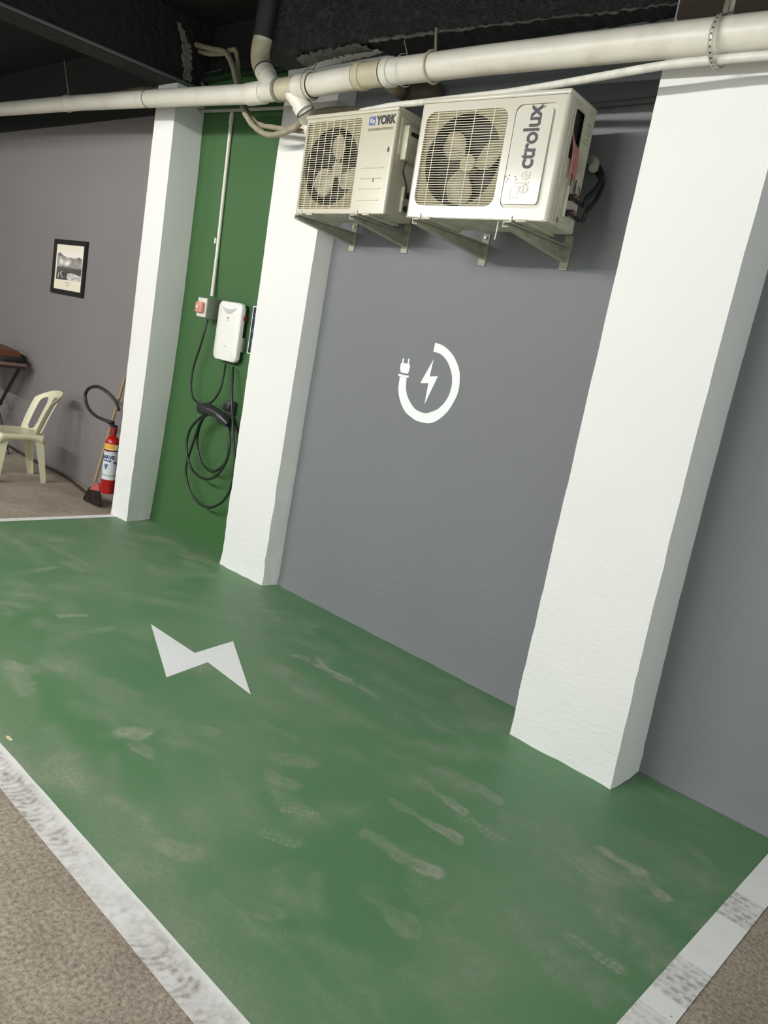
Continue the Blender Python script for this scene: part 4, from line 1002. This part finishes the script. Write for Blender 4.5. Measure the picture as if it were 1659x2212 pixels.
# the print: small painted grid
gx0, gx1, gz0, gz1 = -hw+fw+.030, hw-fw-.030, -hh+fw+.085, hh-fw-.055
nx, nz = 60, 80
UU, VV = np.meshgrid(np.linspace(0, 1, nx+1), np.linspace(0, 1, nz+1)); UU = UU.ravel(); VV = VV.ravel()
Pn = np.stack([UU, VV*1.4], 1)
ridge = .80 + .13*np.exp(-((UU-.08)/.14)**2) - .05*UU + .06*np.exp(-((UU-.88)/.08)**2) + .03*nmask(Pn, 12, 51)
g = np.where(VV > ridge, .84, 0)
hill = .20+.26*nmask(Pn, 8, 52)+.10*(np.abs(VV-.62) < .08)*nmask(Pn, 5, 57) + .45*np.exp(-((UU-.16)**2/.006+(VV-.63)**2/.008)) + .48*np.exp(-((UU-.42)**2/.010+(VV-.58)**2/.010))
dark1 = np.exp(-((UU-.10)**2/.012+(VV-.86)**2/.004))+np.exp(-((UU-.87)**2/.006+(VV-.80)**2/.003)); hill = hill*(1-.7*np.clip(dark1, 0, 1))
lake = .055+.05*nmask(Pn*np.array([1, 3]), 6, 53)
g = np.where(VV <= ridge, np.where(VV > .46, hill, lake+np.clip((VV-.38)/.08, 0, 1)*.12), g)
stem = (np.abs(UU-.22-.05*np.sin(VV*22)) < .03) & (VV < .30) & (VV > .06); g = np.where(stem, .38, g)
stem = (np.abs(UU-.08-.04*(VV)) < .018) & (VV < .22) & (VV > .05); g = np.where(stem, .45, g)
rock = (VV < .27-.22*np.abs(UU-.62)) & (UU > .44+.9*VV*(VV < .06)) ; g = np.where(rock, .25+.6*(nmask(Pn*np.array([1, 2.2]), 14, 54)), g)
b = MB(); b.add([(gx0+(gx1-gx0)*u, -.0112, gz0+(gz1-gz0)*v) for u, v in zip(UU, VV)], [(j*(nx+1)+i, j*(nx+1)+i+1, (j+1)*(nx+1)+i+1, (j+1)*(nx+1)+i) for j in range(nz) for i in range(nx)])
mp_, t_, bs = nt('photo_print'); an = N(t_, 'ShaderNodeAttribute', attribute_name='tone'); t_.links.new(an.outputs['Color'], bs.inputs['Base Color']); bs.inputs['Roughness'].default_value = .35
po = b.build('print', mp_, pf, smooth=0, recalc=False)
ca = po.data.attributes.new('tone', 'FLOAT_COLOR', 'POINT'); ca.data.foreach_set('color', np.stack([g*1.04, g*.98, g*.90, np.ones_like(g)], 1).astype(np.float32).ravel())
for k, (wd, zz) in enumerate(((.055, gz0-.025), (.038, gz0-.048))):
    MB().box((-wd, -.0108, zz), (wd*.9, -.0095, zz+.009)).build('caption', M_FADED, pf, smooth=0)

# ================================================================== CHAIR (cream plastic, back to the wall)
RN = at(99,1044,z=0); RF = at(77,1028,z=0)
cw_ = (RF-RN); ang = math.atan2(cw_.y, cw_.x)   # across the rear legs, pointing to -x
CW, CD, SHT, BHT = .37, .42, .405, .775
chr_ = thing('plastic_chair', 'cream one-piece plastic chair with a slotted curved back at the left edge', 'chair', (RN.x, RN.y, 0), (0, 0, ang+math.pi-.0))
# local frame: x towards the camera side (+), y back (+), origin at near rear foot
def leg(x, y, dx, dy, w0=.070, w1=.040):
    """angled L-section leg, wide at the top"""
    b = MB(); vs = []
    for (s, w_l) in ((0, w1), (1, w0)):
        z = SHT*.965*s; ox = x+dx*s; oy = y+dy*s; sx = 1 if dx > 0 else -1; sy = 1 if dy > 0 else -1
        th = .006
        L = [(0,0),(w_l*sx,0),(w_l*sx,th*sy),(th*sx,th*sy),(th*sx,w_l*sy),(0,w_l*sy)]
        vs += [(ox+p, oy+q, z) for p, q in L]
    b.add(vs, [(i, (i+1) % 6, 6+(i+1) % 6, 6+i) for i in range(6)] + [tuple(range(6)), tuple(range(11, 5, -1))])
    b.build('leg', M_CHAIR, chr_, smooth=0)
leg(0, 0, -.012, -.045); leg(-CW, 0, .012, -.045); leg(.015, -CD, -.028, .035); leg(-CW-.015, -CD, .028, .035)
# seat: dished grid with apron
b = MB(); nx_, ny_ = 14, 14; vs = []; ox0, ox1, oy0, oy1 = -CW+.006, -.006, -CD+.03, -.035
for j in range(ny_+1):
    for i in range(nx_+1):
        u, v = i/nx_, j/ny_
        ex = .012*(1-v); x = (ox0-ex)+(ox1-ox0+2*ex)*u; y = oy0+(oy1-oy0)*v
        dish = -.016*math.sin(math.pi*u)*math.sin(math.pi*min(1, v*1.05))
        vs.append((x, y, SHT+dish+.006*(1-v)))
fs = [(j*(nx_+1)+i, j*(nx_+1)+i+1, (j+1)*(nx_+1)+i+1, (j+1)*(nx_+1)+i) for j in range(ny_) for i in range(nx_)]
b.add(vs, fs); so = b.build('seat', M_CHAIR, chr_, smooth=60); sm = so.modifiers.new('thickness', 'SOLIDIFY'); sm.thickness = .006
b = MB(); rim = [(ox0-.012, oy0), (ox1+.012, oy0), (ox1, oy1), (ox0, oy1)]; vs = []
for k in range(4):
    p, q = rim[k], rim[(k+1) % 4]; N_ = 12
    for i in range(N_):
        f0 = i/N_; A = (p[0]+(q[0]-p[0])*f0, p[1]+(q[1]-p[1])*f0); h = .040+.040*abs(2*f0-1)**4
        vs += [(A[0], A[1], SHT+.006), (A[0], A[1], SHT-h)]
n = len(vs)//2; b.add(vs, [(2*i, 2*((i+1) % n), 2*((i+1) % n)+1, 2*i+1) for i in range(n)])
ap = b.build('apron', M_CHAIR, chr_, smooth=40, recalc=False); sm = ap.modifiers.new('thickness', 'SOLIDIFY'); sm.thickness = .006; sm.offset = 0
# backrest: shell swept round the rear, with long slots and a wide top rail
def back_pt(u, v):
    """u -1..1 round the back, v 0..1 upward"""
    wd = (ox1-ox0)/2*(1.0+.10*v); cxx = (ox0+ox1)/2
    curve = .10*(abs(u)**2.2)                           # wraps forward at the sides
    x = cxx+wd*math.sin(u*1.25)/math.sin(1.25)
    lean = .125*v+.03*v*v
    y = oy1+.004+lean-curve*(1+.5*v)
    top = BHT-.09*abs(u)**2.4
    z = SHT-.005+(top-SHT)*v
    return Vector((x, y, z))
b = MB(); NU, NV = 48, 24; vs = [back_pt(-1+2*i/NU, j/NV) for j in range(NV+1) for i in range(NU+1)]
def slot(i, j):
    u = -1+2*(i+.5)/NU; v = (j+.5)/NV
    for (a_, c_) in ((-.60, .17), (-.12, 0), (.60, .17)):
        if c_ == 0: continue
        if ((u-a_)/c_)**4 + ((v-.44)/.40)**4 < 1: return True
    if (abs(u)/.22)**4 + ((v-.44)/.40)**4 < 1: return True
    return False
fs = [(j*(NU+1)+i, j*(NU+1)+i+1, (j+1)*(NU+1)+i+1, (j+1)*(NU+1)+i) for j in range(NV) for i in range(NU) if not slot(i, j)]
b.add(vs, fs); bo = b.build('backrest', M_CHAIR, chr_, smooth=60); sm = bo.modifiers.new('thickness', 'SOLIDIFY'); sm.thickness = .009; sm.offset = 0
sb_ = bo.modifiers.new('soft', 'SUBSURF'); sb_.levels = 1; sb_.render_levels = 1

# ================================================================== TALL FOLDING TABLE at the left edge
ft = at(13,962,z=0)
TX = at(28,784,y=-.22).x; TZ = at(28,784,y=-.22).z
tb = thing('folding_table', 'tall dark folding table with crossed black legs at the left edge', 'table', (TX-.45, -.33, 0))
MB().box((-.45, -.24, TZ-.028), (.45, .24, TZ), bev=.004).build('table_top', M_WOODTOP, tb)
MB().box((-.44, -.235, TZ-.050), (.44, .235, TZ-.028)).build('top_rail', M_WOODDK, tb, smooth=0)
for yy in (-.20, .20):
    MB().tube([(-.40, yy, .0), (.38, yy, TZ-.05)], .018, n=4).build('leg', M_WOODDK, tb, smooth=0)
    MB().tube([(.36, yy*.82, .0), (.0, yy*.82, TZ*.5), (-.40, yy*.82, TZ-.05)], .018, n=4).build('leg', M_WOODDK, tb, smooth=0)
MB().tube([(.0, -.22, TZ*.5), (.0, .22, TZ*.5)], .022, n=10).build('pivot_bar', M_BLACK, tb)
wb = thing('wooden_tray', 'brown wooden tray with a black end standing on the tall table', 'tray', (TX-.28, -.20, TZ))
MB().prism([(-.28, -.10, 0), (.12, -.10, 0), (.19, -.10, .030), (.10, -.10, .095), (-.28, -.10, .115)], (0, .20, 0)).build('tray_body', M_WOODBR, wb, smooth=0)
MB().box((.165, -.102, 0), (.225, .102, .050), bev=.008).build('tray_end', M_BLACK, wb)

# ================================================================== EXTINGUISHER
EY = -.215
e0 = at(222,1063,y=EY); ex = e0.x+.072; ez = at(235,1066,y=EY).z
e1 = at(229,944,y=EY).z
exn = thing('fire_extinguisher', 'red fire extinguisher with a colourful label half hidden by the far left pillar', 'extinguisher', (ex, EY, ez))
Hc = (e1-ez); R_ = .056
MB().lathe([(R_*.90, 0), (R_*.95, .006), (R_*.95, .055), (R_, .060), (R_, Hc*.93), (R_*.93, Hc*.98), (R_*.70, Hc*1.04), (R_*.35, Hc*1.08), (.020, Hc*1.10), (.018, Hc*1.16)], n=32).build('cylinder', M_RED, exn)
def sleeve(z0, z1, m, name, r=R_+.0012, a0=0, a1=360):
    n_ = 24; vs = []
    for i in range(n_+1):
        a_ = math.radians(a0+(a1-a0)*i/n_)
        for z in (z0, z1): vs.append((r*math.cos(a_), r*math.sin(a_), z))
    MB().add(vs, [(2*i, 2*i+2, 2*i+3, 2*i+1) for i in range(n_)]).build(name, m, exn, smooth=60, recalc=False)
sleeve(Hc*.27, Hc*.80, M_LABELW, 'label')
sleeve(Hc*.80, Hc*.83, M_REDK, 'label_stripe', R_+.0014)
sleeve(Hc*.77, Hc*.775, M_LBLUE, 'label_stripe', R_+.0016)
sleeve(Hc*.345, Hc*.358, M_BOXGREY, 'label_stripe', R_+.0020)
sleeve(Hc*.83, Hc*.93, M_LABELC, 'label_stripe', R_+.0013)
sleeve(Hc*.845, Hc*.925, M_LABELG, 'label_patch', R_+.0020, 205, 262)
sleeve(Hc*.845, Hc*.925, M_LABELY, 'label_patch', R_+.0020, 262, 350)
# lettering wrapped round the front of the label, facing the room
def wrap_text(body, size, z, m, a_mid, name='lettering', bold=.001):
    t_ = text_mesh(body, name, m, exn, size, Matrix.Identity(4), bold=bold, depth=.0004)
    xs_ = [v.co.x for v in t_.data.vertices]; w__ = max(xs_)-min(xs_); x0_ = min(xs_)
    for v in t_.data.vertices:
        a_ = a_mid+(v.co.x-x0_-w__/2)/(R_+.003); rr = R_+.0024+abs(v.co.z)
        v.co = Vector((rr*math.cos(a_), rr*math.sin(a_), z+v.co.y))
    return t_
AM = math.radians(-62)
wrap_text('NARVE', .040, Hc*.66, M_LBLUE, AM, bold=.0016)
wrap_text('EXTINTORES', .013, Hc*.615, M_LBLUE, AM)
wrap_text('ABC', .016, Hc*.795, M_RED, AM)
b = MB()
for (a0, z0, a1, z1, a2, z2) in ((-.30, .56, .35, .56, -.02, .46),):
    P_ = [(AM+a0*.8, Hc*z0), (AM+a1*.8, Hc*z0), (AM+a2, Hc*z2)]
    b.add([((R_+.0060)*math.cos(q[0]), (R_+.0060)*math.sin(q[0]), q[1]) for q in P_] + [((R_+.001)*math.cos(q[0]), (R_+.001)*math.sin(q[0]), q[1]) for q in P_], [(0,1,2), (3,5,4), (0,3,4,1), (1,4,5,2), (2,5,3,0)])
b.build('triangle_emblem', M_LBLUE, exn, smooth=0)
MB().tube([(0,0,Hc*1.10), (0,0,Hc*1.24)], .024, n=14).build('valve', M_REDK, exn)
MB().prism([(-.012, .02, Hc*1.22), (-.012, -.06, Hc*1.30), (-.012, -.06, Hc*1.33), (-.012, .02, Hc*1.27)], (.024, 0, 0)).build('handle', M_BLACKGL, exn, smooth=0)
hp = [at(257,886,y=EY), at(250,868,y=EY), at(236,851,y=EY-.03), at(218,838,y=EY-.05), at(204,835,y=EY-.05), at(190,841,y=EY-.05), at(184,857,y=EY-.05), at(190,880,y=EY-.05), at(205,897,y=EY-.05), at(222,906,y=EY-.04), at(238,911,y=EY-.02), at(246,914,y=EY+.01)]
MB().tube(rel(exn, smoothline(hp, 6)), .0125, n=10).build('hose', M_BLACK, exn)
MB().tube([(0, .0, Hc*.6), (-5.452-ex, 0, Hc*.6)], .010, n=8).build('wall_hook', M_BLACKGL, exn)

# ================================================================== BROOM
bb_ = at(204,1093,z=0); bt = at(205,1040,y=bb_.y+.02); 
br = thing('broom', 'broom with dark bristles and red socket leaning behind the fire extinguisher', 'broom', (bb_.x, bb_.y, 0))
top_ = at(270,815,y=-.020)
s0 = Vector((bt.x, bt.y, bt.z)); 
MB().tube(rel(br, [s0, top_]), .012, n=10).build('handle', M_HANDLE, br)
def at0(u, v, y): return at(u, v, y=y)-br.location
yy = bb_.y
MB().prism([at0(197,1052,yy), at0(206,1043,yy), at0(213,1046,yy), at0(214,1061,yy), at0(194,1057,yy)], (0, .035, 0)).build('socket', M_BROOMHEAD, br, smooth=0)
b = MB(); random.seed(11)
for k in range(420):
    f = random.random(); g_ = random.random()
    p = at0(193+f*23, 1052+f*8, yy+.002+.036*g_); q = at0(180+f*38+random.uniform(-3,3), 1083+f*9+random.uniform(-4,5), yy-.008+.050*g_); q.z = max(q.z, .002)
    b.tube([p, p.lerp(q, .5)+Vector((random.uniform(-.006,.006), random.uniform(-.006,.006), 0)), q], .0022, n=3)
b.build('bristles', M_BRISTLE, br, smooth=0, kind='stuff')

# brown cable along the foot of the left wall, and a scrap on the green floor
bc = [at(5,955,z=.012), at(16,962,z=.012), at(45,979,z=.012), at(84,1001,z=.012), at(120,1018,z=.012), at(150,1036,z=.012), at(186,1064,z=.012), at(215,1082,z=.012)]
t_ = thing('floor_cable', 'thin brown cable lying along the foot of the left wall', 'cable', bc[3])
MB().tube(rel(t_, smoothline(bc, 4)), .011, n=8).build('cable_sheath', M_BROWNC, t_)
p = at(20,1594.5,z=.004)
tag(MB().add([tuple(Vector((x, y, z))+p) for x, y, z in ((-.022,-.004,0),(.0,-.010,.001),(.022,-.002,0),(.018,.006,.0),(-.016,.006,0),(-.02,-.003,-.0025),(.02,.0,-.0025),(.0,.006,-.0025))], [(0,1,2,3,4),(5,7,6),(0,4,7,5),(4,3,6,7),(3,2,6),(2,1,5,6),(1,0,5)]).build('paper_scrap', M_LABELC, smooth=0), 'tiny pale paper scrap on the green floor near the front line', 'scrap')

# ================================================================== LAMP FITTINGS (above and behind the viewer)
for k, (lx, ly, lz, ln, pw, ax) in enumerate(LAMPS):
    lt = thing('ceiling_lamp', ['long white tube lamp over the left of the bay', 'long white tube lamp over the right of the bay', 'short white tube lamp at the far left'][k], 'lamp', (lx, ly, lz), (0, 0, 0 if ax else math.pi/2), 'tube lamps of the garage')
    MB().box((-ln/2, -.06, .0), (ln/2, .06, .05), bev=.006).build('housing', M_BOXWHITE, lt)
    m_, t__, bs = nt('lamp_tube'); bs.inputs['Emission Color'].default_value = (1, .985, .95, 1)
    bs.inputs['Emission Strength'].default_value = pw/(math.pi*(ln-.06)*2*math.pi*.019)
    MB().tube([(-ln/2+.03, 0, -.035), (ln/2-.03, 0, -.035)], .019, n=10).build('tube', m_, lt)
    for s in (-1, 1):
        MB().box((s*(ln/2-.03)-.01, -.02, -.05), (s*(ln/2-.03)+.01, .02, .0)).build('end_cap', M_BOXWHITE, lt, smooth=0)
        MB().tube([(s*ln*.35, 0, .05), (s*ln*.35, 0, CEIL-lz)], .004, n=6).build('suspension_rod', M_STRAP, lt)
